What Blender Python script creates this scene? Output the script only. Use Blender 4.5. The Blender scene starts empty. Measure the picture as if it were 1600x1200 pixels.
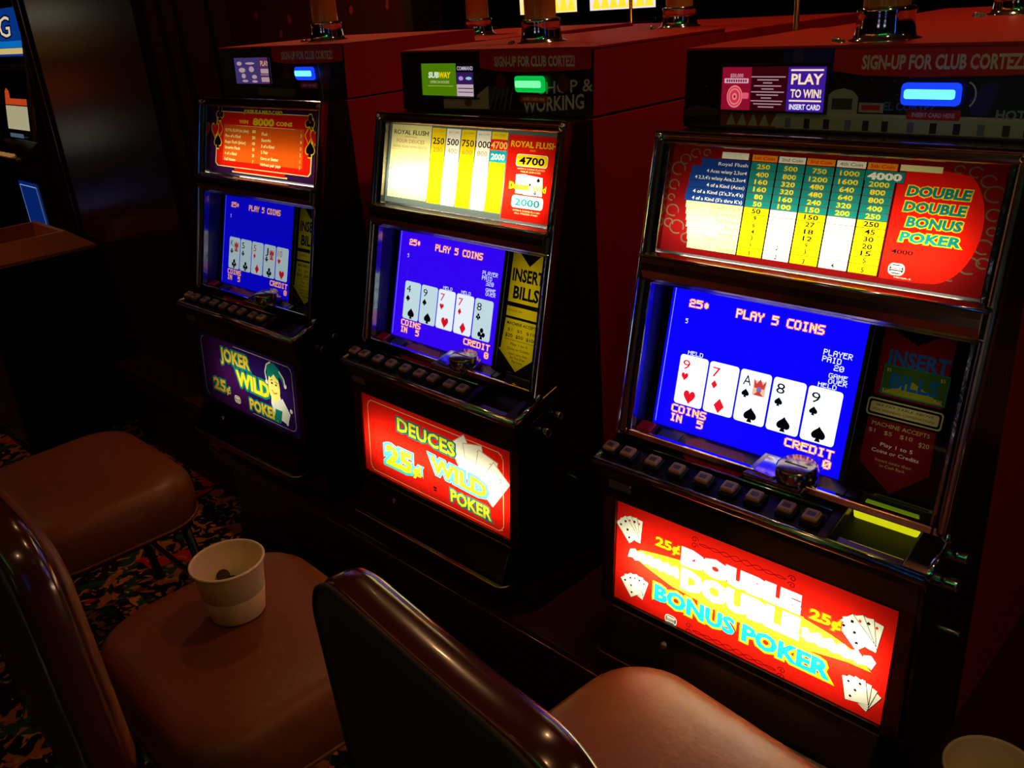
import bpy, bmesh, math, random
from math import sin, cos, pi, radians
from mathutils import Vector, Matrix
from mathutils.geometry import delaunay_2d_cdt
random.seed(7)
S = bpy.context.scene
COL = S.collection
Z0 = 0.70                       # height of the measuring datum above the floor
LEDGE = 0.34                    # top of the machine stand

# ------------------------------------------------------------------ camera
cam_d = bpy.data.cameras.new('camera'); cam = bpy.data.objects.new('camera', cam_d); COL.objects.link(cam)
S.camera = cam
cam_d.sensor_width = 36; cam_d.lens = 1387.337 / 1600 * 36; cam_d.clip_start = .02; cam_d.clip_end = 60
_y, _p, _r = (radians(v) for v in (-46.48064033, 23.48330618, 4.45516329))
fw = Vector((sin(_y)*cos(_p), cos(_y)*cos(_p), -sin(_p))); rt = Vector((cos(_y), -sin(_y), 0)); dn = fw.cross(rt)
r2 = cos(_r)*rt + sin(_r)*dn; d2 = -sin(_r)*rt + cos(_r)*dn
cam.matrix_world = Matrix(((r2.x, -d2.x, -fw.x, 1.32640296), (r2.y, -d2.y, -fw.y, -1.01768078), (r2.z, -d2.z, -fw.z, 0.7869975+Z0), (0, 0, 0, 1)))

# ------------------------------------------------------------------ world, exposure, big lights
W = bpy.data.worlds.new('world'); S.world = W; W.use_nodes = True
W.node_tree.nodes['Background'].inputs[0].default_value = (.35, .12, .06, 1)
W.node_tree.nodes['Background'].inputs[1].default_value = .012
vs = S.view_settings; vs.view_transform = 'Standard'; vs.look = 'None'; vs.exposure = 0; vs.gamma = 1; vs.use_curve_mapping = False
# ceiling downlights: (x, y, watts); maroon wall and litter bin ones added to brighten them
DOWN = [(1.5, -.6, 4.2), (-.3, -1.6, .5), (-2.9, -.7, 6), (.6, .7, 10), (-1.1, .8, 12), (2.6, .9, 5), (-1.9, 1.1, 6), (-2.4, 2.9, 5), (.4, 3.2, 4)]
CEIL = 2.85
WARM = (1, .52, .22)

# ------------------------------------------------------------------ materials
def lin(c):
    return tuple((v/12.92 if v <= .04045 else ((v+.055)/1.055)**2.4) for v in (x/255 for x in c)) + (1,)
MATS = {}
def newmat(name):
    m = bpy.data.materials.new(name); m.use_nodes = True
    return m, m.node_tree, m.node_tree.nodes['Principled BSDF']
def mat(name, rgb, rough=.5, metal=0, coat=0, noise=0, nscale=20, bump=0, emit=0, spec=.5):
    if name in MATS: return MATS[name]
    m, nt, b = newmat(name)
    c = lin(rgb)
    b.inputs['Base Color'].default_value = c; b.inputs['Roughness'].default_value = rough; b.inputs['Metallic'].default_value = metal
    b.inputs['Coat Weight'].default_value = coat; b.inputs['Coat Roughness'].default_value = .06
    b.inputs['Specular IOR Level'].default_value = spec
    if emit: b.inputs['Emission Color'].default_value = c; b.inputs['Emission Strength'].default_value = emit
    if noise or bump:
        tc = nt.nodes.new('ShaderNodeTexCoord'); n = nt.nodes.new('ShaderNodeTexNoise'); n.inputs['Scale'].default_value = nscale; n.inputs['Detail'].default_value = 5
        nt.links.new(tc.outputs['Object'], n.inputs['Vector'])
        if noise:
            mx = nt.nodes.new('ShaderNodeMix'); mx.data_type = 'RGBA'
            mx.inputs['A'].default_value = tuple(v*(1-noise) for v in c[:3])+(1,); mx.inputs['B'].default_value = tuple(min(1, v*(1+noise)) for v in c[:3])+(1,)
            nt.links.new(n.outputs['Fac'], mx.inputs['Factor']); nt.links.new(mx.outputs['Result'], b.inputs['Base Color'])
        if bump:
            bp = nt.nodes.new('ShaderNodeBump'); bp.inputs['Strength'].default_value = bump; bp.inputs['Distance'].default_value = .002
            nt.links.new(n.outputs['Fac'], bp.inputs['Height']); nt.links.new(bp.outputs['Normal'], b.inputs['Normal'])
    MATS[name] = m; return m
def ink(rgb, g=0):
    """printed backlit glass: lets the tube behind it through in its own colour"""
    name = 'ink_%02x%02x%02x' % tuple(rgb)
    if name in MATS: return MATS[name]
    m, nt, b = newmat(name); nt.nodes.remove(b); out = nt.nodes['Material Output']
    c = lin(rgb)
    t = nt.nodes.new('ShaderNodeBsdfTranslucent'); t.inputs[0].default_value = c
    d = nt.nodes.new('ShaderNodeBsdfDiffuse'); d.inputs[0].default_value = c
    a = nt.nodes.new('ShaderNodeMixShader'); a.inputs[0].default_value = .3
    nt.links.new(t.outputs[0], a.inputs[1]); nt.links.new(d.outputs[0], a.inputs[2])
    gl = nt.nodes.new('ShaderNodeBsdfGlossy'); gl.inputs['Roughness'].default_value = .05; gl.inputs['Color'].default_value = (1, 1, 1, 1)
    f = nt.nodes.new('ShaderNodeFresnel'); f.inputs[0].default_value = 1.4
    mx = nt.nodes.new('ShaderNodeMixShader')
    nt.links.new(f.outputs[0], mx.inputs[0]); nt.links.new(a.outputs[0], mx.inputs[1]); nt.links.new(gl.outputs[0], mx.inputs[2]); nt.links.new(mx.outputs[0], out.inputs[0])
    MATS[name] = m; return m
def lum(rgb, s=1.0):
    """pixels of a lit screen behind glossy glass"""
    name = 'lit_%02x%02x%02x_%d' % (*rgb, int(s*100))
    if name in MATS: return MATS[name]
    m, nt, b = newmat(name)
    b.inputs['Base Color'].default_value = (.004, .004, .004, 1); b.inputs['Roughness'].default_value = .08
    b.inputs['Emission Color'].default_value = lin(rgb); b.inputs['Emission Strength'].default_value = s
    MATS[name] = m; return m
def prt(rgb, rough=.35):
    return mat('print_%02x%02x%02x' % tuple(rgb), rgb, rough)

BLACK = mat('black_lacquer', (16, 13, 13), .22, spec=.5)
MATTE = mat('matte_black', (9, 8, 8), .6)
CHROME = mat('chrome', (215, 215, 220), .09, 1, bump=.06, nscale=35)
BRONZE = mat('bronze_trim', (92, 58, 38), .28, 1, noise=.3, nscale=60)
DKCHROME = mat('smoked_chrome', (185, 155, 135), .2, 1, bump=.15, nscale=30)
REDLAM = mat('red_laminate', (172, 24, 12), .45, noise=.12, nscale=40)
BRASS = mat('brass', (200, 140, 60), .2, 1)
VINYL = mat('brown_vinyl', (110, 52, 13), .42, spec=.3, bump=.25, nscale=90, noise=.12)
WINE = mat('wine_vinyl', (70, 24, 22), .2, coat=.3, bump=.05, nscale=20)
BACKF = mat('dark_brown_fabric', (42, 24, 18), .75, noise=.2, nscale=200)
CRUMP = mat('crumpled_chrome', (150, 145, 145), .16, 1, bump=1.0, nscale=28)
STEEL = mat('dark_steel', (60, 55, 52), .35, 1)
KEYCAP = mat('smoked_button_cap', (190, 138, 104), .3)

# ------------------------------------------------------------------ mesh helper
class MB:
    def __init__(s): s.bm = bmesh.new(); s.mats = []
    def mi(s, m):
        if m not in s.mats: s.mats.append(m)
        return s.mats.index(m)
    def _tag(s, faces, m, smooth=False):
        i = s.mi(m)
        for f in faces: f.material_index = i; f.smooth = smooth
    def box(s, a, b, m, bev=0, mtx=None, seg=2):
        bm = bmesh.new(); bmesh.ops.create_cube(bm, size=1)
        for v in bm.verts: v.co = Vector(((a[0]+b[0])/2+v.co.x*(b[0]-a[0]), (a[1]+b[1])/2+v.co.y*(b[1]-a[1]), (a[2]+b[2])/2+v.co.z*(b[2]-a[2])))
        if bev: bmesh.ops.bevel(bm, geom=bm.edges[:], offset=bev, segments=seg, profile=.5, affect='EDGES')
        s.merge(bm, m, mtx, smooth=False); return s
    def merge(s, bm, m, mtx=None, smooth=False):
        i = s.mi(m); vm = {}
        for v in bm.verts: vm[v] = s.bm.verts.new(mtx @ v.co if mtx else v.co)
        for f in bm.faces:
            try: g = s.bm.faces.new([vm[v] for v in f.verts])
            except ValueError: continue
            g.material_index = i; g.smooth = smooth
        bm.free()
    def prism(s, pts, x0, x1, m, bev=0):
        """outline in (y,z) swept along x"""
        bm = bmesh.new()
        a = [bm.verts.new((x0, p[0], p[1])) for p in pts]; b = [bm.verts.new((x1, p[0], p[1])) for p in pts]
        bm.faces.new(a); bm.faces.new(b[::-1]); n = len(pts)
        for i in range(n): bm.faces.new((a[i], b[i], b[(i+1) % n], a[(i+1) % n]))
        bmesh.ops.recalc_face_normals(bm, faces=bm.faces[:])
        if bev: bmesh.ops.bevel(bm, geom=bm.edges[:], offset=bev, segments=2, profile=.5, affect='EDGES')
        s.merge(bm, m); return s
    def prismz(s, pts, z0, z1, m, mtx=None, bev=0):
        bm = bmesh.new()
        a = [bm.verts.new((p[0], p[1], z0)) for p in pts]; b = [bm.verts.new((p[0], p[1], z1)) for p in pts]
        bm.faces.new(a[::-1]); bm.faces.new(b); n = len(pts)
        for i in range(n): bm.faces.new((a[(i+1) % n], b[(i+1) % n], b[i], a[i]))
        bmesh.ops.recalc_face_normals(bm, faces=bm.faces[:])
        if bev: bmesh.ops.bevel(bm, geom=[e for e in bm.edges], offset=bev, segments=2, profile=.5, affect='EDGES')
        s.merge(bm, m, mtx); return s
    def lathe(s, prof, m, c=(0, 0, 0), n=32, mtx=None, smooth=True, close=False):
        bm = bmesh.new(); rings = []
        for r, z in prof:
            if r < 1e-6: rings.append([bm.verts.new((0, 0, z))])
            else: rings.append([bm.verts.new((r*cos(2*pi*k/n), r*sin(2*pi*k/n), z)) for k in range(n)])
        for A, B in zip(rings, rings[1:]):
            for k in range(n):
                q = [A[k % len(A)], A[(k+1) % len(A)], B[(k+1) % len(B)], B[k % len(B)]]
                u = []
                for v in q:
                    if v not in u: u.append(v)
                if len(u) > 2: bm.faces.new(u)
        bmesh.ops.recalc_face_normals(bm, faces=bm.faces[:])
        t = Matrix.Translation(c)
        s.merge(bm, m, t @ mtx if mtx else t, smooth); return s
    def tube(s, path, r, m, n=10, closed=False):
        path = [Vector(p) for p in path]; bm = bmesh.new(); rings = []; L = len(path); up = None
        for i, p in enumerate(path):
            if closed: t = path[(i+1) % L]-path[i-1]
            else: t = path[min(i+1, L-1)]-path[max(i-1, 0)]
            t.normalize()
            if up is None: up = Vector((0, 0, 1)) if abs(t.z) < .9 else Vector((1, 0, 0))
            a = t.cross(up).normalized(); b = t.cross(a).normalized(); up = -b if up.dot(-b) > 0 else b
            rr = r[i] if isinstance(r, (list, tuple)) else r
            rings.append([bm.verts.new(p+rr*(cos(2*pi*k/n)*a+sin(2*pi*k/n)*b)) for k in range(n)])
        R = rings+[rings[0]] if closed else rings
        for A, B in zip(R, R[1:]):
            best = min(range(n), key=lambda o: (A[0].co-B[o].co).length)
            for k in range(n): bm.faces.new((A[k], A[(k+1) % n], B[(k+1+best) % n], B[(k+best) % n]))
        if not closed: bm.faces.new(rings[0]); bm.faces.new(rings[-1][::-1])
        bmesh.ops.recalc_face_normals(bm, faces=bm.faces[:])
        s.merge(bm, m, None, True); return s
    def build(s, name, parent=None, loc=None, autosmooth=False):
        me = bpy.data.meshes.new(name); s.bm.to_mesh(me); s.bm.free()
        for m in s.mats: me.materials.append(m)
        o = bpy.data.objects.new(name, me); COL.objects.link(o)
        if parent: o.parent = parent
        if loc: o.location = loc
        return o
def tag(o, label, cat=None, group=None):
    o['label'] = label
    if cat: o['category'] = cat
    if group: o['group'] = group
    return o
def struct(o): o['kind'] = 'structure'; return o
def empty(name, loc, rz=0):
    o = bpy.data.objects.new(name, None); o.empty_display_size = .05; COL.objects.link(o); o.location = loc; o.rotation_euler = (0, 0, rz); return o
def copy_tree(o, parent=None):
    c = o.copy(); COL.objects.link(c); c.parent = parent
    for ch in list(o.children): copy_tree(ch, c)
    return c

# ------------------------------------------------------------------ flat printed graphics, one planar mesh each
_tc = {}
def glyphs(txt, off=0, res=2):
    k = (txt, round(off, 4), res)
    if k in _tc: return _tc[k]
    cu = bpy.data.curves.new('t', 'FONT'); cu.body = txt; cu.size = 1; cu.offset = off; cu.resolution_u = res; cu.fill_mode = 'FRONT'
    ob = bpy.data.objects.new('t', cu); me = ob.to_mesh()
    tris = [[(me.vertices[i].co.x, me.vertices[i].co.y) for i in p.vertices] for p in me.polygons]
    ob.to_mesh_clear(); bpy.data.objects.remove(ob); bpy.data.curves.remove(cu)
    _tc[k] = tris; return tris
PIX = {
 'A': '0E 11 11 1F 11 11 11', 'B': '1E 11 1E 11 11 11 1E', 'C': '0F 10 10 10 10 10 0F', 'D': '1E 11 11 11 11 11 1E', 'E': '1F 10 1E 10 10 10 1F', 'G': '0F 10 10 13 11 11 0F',
 'H': '11 11 1F 11 11 11 11', 'I': '0E 04 04 04 04 04 0E', 'L': '10 10 10 10 10 10 1F', 'M': '11 1B 15 15 11 11 11', 'N': '11 19 15 15 13 11 11',
 'O': '0E 11 11 11 11 11 0E', 'P': '1E 11 11 1E 10 10 10', 'R': '1E 11 11 1E 14 12 11', 'S': '0F 10 10 0E 01 01 1E', 'T': '1F 04 04 04 04 04 04',
 'V': '11 11 11 11 11 0A 04', 'Y': '11 11 0A 04 04 04 04', '0': '0E 11 13 15 19 11 0E', '2': '0E 11 01 0E 10 10 1F', '3': '1E 01 01 0E 01 01 1E', '5': '1F 10 1E 01 01 01 1E',
 'c': '00 04 0E 0A 0E 04 00', '1': '04 0C 04 04 04 04 0E'}
def arc(cx, cy, rx, ry, a0=0, a1=360, n=20):
    return [(cx+rx*cos(radians(a0+(a1-a0)*k/n)), cy+ry*sin(radians(a0+(a1-a0)*k/n))) for k in range(n + (0 if a1-a0 >= 360 else 1))]
def suit_polys(k, cx, cy, h):
    s = h/2
    if k == 'D': return [[(cx, cy+s), (cx-.78*s, cy), (cx, cy-s), (cx+.78*s, cy)]]
    def heart(cy, f=1):
        L = []
        for i in range(26):
            t = 2*pi*i/26; x = 16*sin(t)**3; y = 13*cos(t)-5*cos(2*t)-2*cos(3*t)-cos(4*t)
            L.append((cx+x/16*s*.92, cy+f*(y+2)/15*s))
        return L
    if k == 'H': return [heart(cy)]
    stem = [(cx-.1*s, cy-.2*s), (cx-.38*s, cy-s), (cx+.38*s, cy-s), (cx+.1*s, cy-.2*s)]
    if k == 'S': return [[(x, cy+(y-cy)*.85+.15*s) for x, y in heart(cy, -1)], stem]
    r = .42*s
    return [arc(cx, cy+.5*s, r, r, n=14), arc(cx-.5*s, cy-.2*s, r, r, n=14), arc(cx+.5*s, cy-.2*s, r, r, n=14), stem]
class Panel:
    def __init__(s): s.p = []
    def poly(s, pts, m): s.p.append((list(pts), m)); return s
    def rect(s, x0, y0, x1, y1, m): return s.poly([(x0, y0), (x1, y0), (x1, y1), (x0, y1)], m)
    def rrect(s, x0, y0, x1, y1, r, m, n=4):
        L = []
        for cx, cy, a in ((x1-r, y1-r, 0), (x0+r, y1-r, 90), (x0+r, y0+r, 180), (x1-r, y0+r, 270)):
            L += arc(cx, cy, r, r, a, a+90, n)
        return s.poly(L, m)
    def line(s, a, b, w, m):
        dx, dy = b[0]-a[0], b[1]-a[1]; L = math.hypot(dx, dy) or 1; nx, ny = -dy/L*w/2, dx/L*w/2
        return s.poly([(a[0]+nx, a[1]+ny), (b[0]+nx, b[1]+ny), (b[0]-nx, b[1]-ny), (a[0]-nx, a[1]-ny)], m)
    def path(s, pts, w, m, closed=False):
        P = list(pts)+([pts[0]] if closed else [])
        for a, b in zip(P, P[1:]): s.line(a, b, w, m)
        return s
    def text(s, t, x, y, h, m, w=None, al='L', bold=0, shear=0, outline=None, res=2, slope=0):
        """cap height h; w squeezes the whole line to that width; outline=(material, width in em)"""
        for off, mm in (([(bold+outline[1], outline[0])] if outline else [])+[(bold, m)]):
            tr = glyphs(t, off, res)
            b0 = glyphs(t, 0, res)
            if not b0: return s
            xs = [p[0] for q in b0 for p in q]; x0, x1 = min(xs), max(xs); sy = h/.73
            sx = w/(x1-x0) if w else sy
            ox = x if al == 'L' else (x-(x1-x0)*sx/2 if al == 'C' else x-(x1-x0)*sx)
            s.g = getattr(s, 'g', 0)+1
            for q in tr:
                s.p.append(([(ox+(p[0]-x0)*sx+shear*p[1]*sy, y+p[1]*sy+slope*(p[0]-x0)*sx) for p in q], mm, s.g))
        return s
    def pix(s, t, x, y, w, h, m, under=None, grow=.5):
        """arcade lettering on a 6-wide pixel grid, w = full width, (x,y) = lower left"""
        px = w/(len(t)*6-1); py = h/7
        for mm, g in (((under, grow),) if under else ())+((m, 0),):
            for i, ch in enumerate(t):
                if ch == ' ': continue
                for r, row in enumerate(PIX[ch].split()):
                    v = int(row, 16); c = 0
                    while c < 5:
                        if v >> (4-c) & 1:
                            c1 = c
                            while c1 < 5 and v >> (4-c1) & 1: c1 += 1
                            s.rect(x+(i*6+c-g)*px, y+(6-r-g)*py, x+(i*6+c1+g)*px, y+(7-r+g)*py, mm); c = c1
                        else: c += 1
        return s
    def build(s, name, parent, org, U, V, mirror=False):
        org, U, V = Vector(org), Vector(U).normalized(), Vector(V).normalized()
        K = 1000.0; mats = []; vid = {}; vs_ = []; E = set(); tx = {}
        def vv(p):
            k = (round(p[0]*K, 3), round(p[1]*K, 3))
            if k not in vid: vid[k] = len(vs_); vs_.append(Vector(k))
            return vid[k]
        grid = {}; CS = 4.0; polys = []
        for i, (pts, m, *g) in enumerate(s.p):
            if m not in mats: mats.append(m)
            ids = [vv(p) for p in pts]
            for a, b in zip(ids, ids[1:]+ids[:1]):
                if a == b: continue
                e = (min(a, b), max(a, b))
                if g: k = (g[0], e); tx[k] = tx.get(k, 0)+1
                else: E.add(e)
            q = [(p[0]*K, p[1]*K) for p in pts]; polys.append((q, mats.index(m)))
            xs = [p[0] for p in q]; ys = [p[1] for p in q]
            for cx in range(int(min(xs)//CS), int(max(xs)//CS)+1):
                for cy in range(int(min(ys)//CS), int(max(ys)//CS)+1): grid.setdefault((cx, cy), []).append(i)
        E |= {k[1] for k, n in tx.items() if n == 1}
        vo, eo, fo, ov, oe, of = delaunay_2d_cdt(vs_, sorted(E), [], 0, 1e-4, False)
        me = bpy.data.meshes.new(name); faces = []; mi = []
        for f in fo:
            x = sum(vo[i].x for i in f)/len(f); y = sum(vo[i].y for i in f)/len(f); hit = None
            for i in reversed(grid.get((int(x//CS), int(y//CS)), ())):
                q = polys[i][0]; c = False; x1, y1 = q[-1]
                for x2, y2 in q:
                    if (y1 > y) != (y2 > y) and x < (x2-x1)*(y-y1)/(y2-y1)+x1: c = not c
                    x1, y1 = x2, y2
                if c: hit = polys[i][1]; break
            if hit is None: continue
            faces.append(f); mi.append(hit)
        N = U.cross(V)
        me.from_pydata([org+U*(v.x/K)+V*(v.y/K) for v in vo], [], faces)
        for m in mats: me.materials.append(m)
        for p, i in zip(me.polygons, mi): p.material_index = i
        me.update()
        o = bpy.data.objects.new(name, me); COL.objects.link(o); o.parent = parent
        return o

# ------------------------------------------------------------------ pictures on the glasses
def card(P, x0, y0, x1, y1, idx, suit, white, face=None, red=None, blk=None):
    col = red if suit in 'HD' else blk; w = x1-x0; h = y1-y0
    P.rrect(x0, y0, x1, y1, w*.1, white)
    P.text(idx, x0+w*.12, y1-h*.29, h*.2, col, w=w*(.26 if idx != '10' else .36))
    for q in suit_polys(suit, x0+w*.25, y1-h*.44, h*.17): P.poly(q, col)
    for q in suit_polys(suit, x0+w*.52, y0+h*.17, h*.29): P.poly(q, col)
    if face:
        a, b, c = face
        fx, fy = x0+w*.66, y1-h*.3
        P.rect(fx-w*.2, fy-h*.14, fx+w*.2, fy+h*.14, a)
        P.poly([(fx-w*.2, fy+h*.18), (fx-w*.1, fy+h*.08), (fx, fy+h*.18), (fx+w*.1, fy+h*.08), (fx+w*.2, fy+h*.18), (fx+w*.16, fy), (fx-w*.16, fy)], b)
        P.poly(arc(fx, fy-h*.03, w*.08, h*.06, n=10), c)
        P.poly([(fx-w*.16, fy-h*.14), (fx+w*.16, fy-h*.14), (fx, fy-h*.04)], b)
def screen(cards, s, blue, label5=True, held=(), paid=None, over=True, x1=.096):
    P = Panel(); B = lum(blue, s); P.rect(-.236, -.001, x1, .2495, B)
    Wt = lum((235, 245, 255), s*.95); Wd = lum((205, 232, 240), s*.85)
    cr = lum((255, 225, 190), s); orr = lum((255, 110, 60), s); R = lum((215, 20, 40), s*.9); K = lum((10, 12, 30), .2)
    P.rect(-.2315, .004, -.2303, .246, lum((140, 150, 255), s*.8))
    P.pix('25c', -.201, .2065, .037, .0125, cr, orr); P.pix('5', -.2035, .1785, .0045, .008, Wt)
    P.pix('PLAY 5 COINS', -.114, .2045, .146, .0135, cr, orr)
    xs = [-.2015, -.145, -.0885, -.0315, .0255]
    for i, ((idx, su, fc), x) in enumerate(zip(cards, xs)):
        fcs = (lum((240, 190, 150), s*.8), lum((200, 60, 60), s*.8), lum((120, 110, 190), s*.8)) if fc else None
        card(P, x, .044, x+.0535, .1275, idx, su, (Wt if (s > 1.2 or i in held) else Wd), fcs, R, K)
        if i in held: P.pix('HELD', x+.0125, .1285, .0285, .0068, Wt)
    if paid:
        P.pix('PLAYER', .037, .1765, .044, .0085, Wt); P.pix('PAID', .037, .1665, .029, .0085, Wt); P.pix(paid, .057 if len(paid) == 2 else .05, .1565, .0075*len(paid), .0085, Wt)
    if over:
        P.pix('GAME', .0515, .1445, .0285, .0072, Wt); P.pix('OVER', .0525, .1362, .0285, .0072, Wt)
    P.pix('COINS', -.203, .0285, .066, .0125, cr, orr); P.pix('IN', -.203, .0125, .0225, .0125, cr, orr); P.pix('5', -.151, .0125, .011, .0125, cr, orr)
    P.pix('CREDIT', .004, .0265, .078, .0125, cr, orr); P.pix('0', .069, .0105, .0115, .0125, cr, orr)
    return P
RED = ink((235, 28, 14)); DRED = ink((120, 14, 14)); YEL = ink((255, 214, 10)); WHT = ink((255, 246, 214)); TEAL = ink((24, 128, 116)); BLK = ink((14, 10, 10))
CRM = ink((250, 236, 150)); ORG = ink((250, 140, 20)); CYA = ink((20, 165, 180)); GRY = ink((96, 110, 100)); ORN = ink((96, 80, 52)); GOLD = ink((170, 150, 90)); BLU = ink((24, 60, 130)); LBR = ink((150, 125, 60))
def maker_mark(P, x, y, w, fg, bg):
    P.rrect(x-w*.5, y-w*.36, x+w*.5, y+w*.36, w*.3, fg); P.rrect(x-w*.42, y-w*.28, x+w*.42, y+w*.28, w*.24, bg)
    P.rrect(x-w*.34, y+w*.06, x+w*.34, y+w*.22, w*.07, fg); P.rect(x-w*.36, y-w*.04, x+w*.36, y+w*.02, fg); P.rrect(x-w*.34, y-w*.22, x+w*.34, y-w*.1, w*.05, fg)
def top_ddb():
    P = Panel(); P.rect(-.252, -.004, .252, .166, DRED)
    # scrollwork corners
    for sx in (-1, 1):
        for (cx, cy, r) in ((.232, .125, .012), (.222, .14, .009), (.236, .1, .009), (.232, .06, .011), (.22, .035, .013), (.236, .04, .008), (.2, .02, .009), (.18, .014, .007), (.205, .15, .008), (.185, .152, .006), (.238, .08, .006)):
            P.path(arc(sx*cx, cy, r, r*.8, 20*sx, 300, 12), .0022, ORN)
    # left pay table
    rows = [(.1435, .1315), (.1315, .120), (.120, .1095), (.1095, .0988), (.0988, .088), (.088, .0775), (.0775, .067), (.067, .0568), (.0568, .0468), (.0468, .037), (.037, .0275), (.0275, .018), (.018, .005)]
    L = ['Royal Flush', '4 Aces w/any 2,3or4', "4 2,3,4's w/any Ace,2,3or4", '4 of a Kind (Aces)', "4 of a Kind (2's,3's,4's)", "4 of a Kind (5's thru K's)"]
    L2 = ['Straight Flush', 'Four of a Kind', 'Full House', 'Flush', 'Straight', 'Three of a Kind', 'Two Pair']
    P.rect(-.158, .145, -.113, .1545, WHT)
    lx = [-.192, -.208, -.21, -.21, -.212, -.213, -.209, -.207, -.205, -.203, -.2, -.198, -.196]
    for i, (a, b) in enumerate(rows):
        P.rect(lx[i], b, -.1085, a, BLU if i < 6 else CRM)
        P.line((lx[i], b), (-.108, b), .0007, BLK)
        t = (L+L2)[i]
        P.text(t, -.112, b+.0028, .0052, WHT if i < 6 else LBR, w=min(.0033*len(t)+.006, .088) if i else .05, al='R', bold=.01)
    cols = [-.108, -.065, -.0215, .0225, .066, .1085]
    vals = [['250', '400', '160', '160', '80', '50', '50', '9', '6', '4', '3', '1', '1'], ['500', '800', '320', '320', '160', '100', '', '', '', '', '', '2', '2'],
            ['750', '1200', '480', '480', '240', '150', '150', '27', '18', '12', '9', '3', '3'], ['1000', '1600', '640', '640', '320', '200', '', '', '', '', '', '', '4'],
            ['', '2000', '800', '800', '400', '250', '250', '45', '30', '20', '15', '5', '5']]
    for c in range(5):
        x0, x1 = cols[c]+.0012, cols[c+1]-.0012
        P.rect(cols[c]-.0012, .004, cols[c]+.0012, .154, BLK)
        P.rect(x0, .1445, x1, .1535, WHT if c % 2 else ORG); P.text(['1st Coin', '2nd Coin', '3rd Coin', '4th Coin', '5th Coin'][c], (x0+x1)/2, .1468, .0048, RED if c % 2 == 0 else GOLD, w=.032, al='C', bold=.02)
        for i, (a, b) in enumerate(rows):
            P.rect(x0, b+.0004, x1, a-.0004, TEAL if i < 6 else (WHT if c % 2 else YEL))
            v = vals[c][i]
            if v: P.text(v, (x0+x1)/2, b+.0022, .0068, YEL if i < 6 else BLK, w=.0068*len(v) if len(v) > 1 else None, al='C', bold=.025)
    P.rect(.1085, .004, .11, .154, BLK)
    P.rect(.066, .1295, .119, .1435, TEAL); P.text('4000', .0925, .132, .009, WHT, w=.044, al='C', bold=.05)
    # right red field with title
    P.poly([(.111, .004), (.111, .1285), (.12, .1285), (.12, .15), (.16, .15)]+arc(.175, .08, .052, .075, 60, -80, 16)+[(.16, .004)], RED)
    P.rect(.111, .1455, .165, .1535, CRM)
    for t, y, w, x in (('DOUBLE', .115, .078, .165), ('DOUBLE', .095, .076, .164), ('BONUS', .0755, .068, .167), ('POKER', .0555, .075, .166)):
        P.text(t, x, y, .0125, TEAL, w=w, al='C', bold=.045, shear=.12, outline=(YEL, .07))
    P.text('PAYS', .1355, .0485, .004, BLK, w=.013, al='C'); P.text('4000', .135, .0385, .0058, BLK, w=.028, al='C', bold=.02)
    maker_mark(P, .132, .018, .022, WHT, BLK)
    P.text('MEGA-5', .142, .0065, .002, WHT, w=.022, al='C')
    return P
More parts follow.
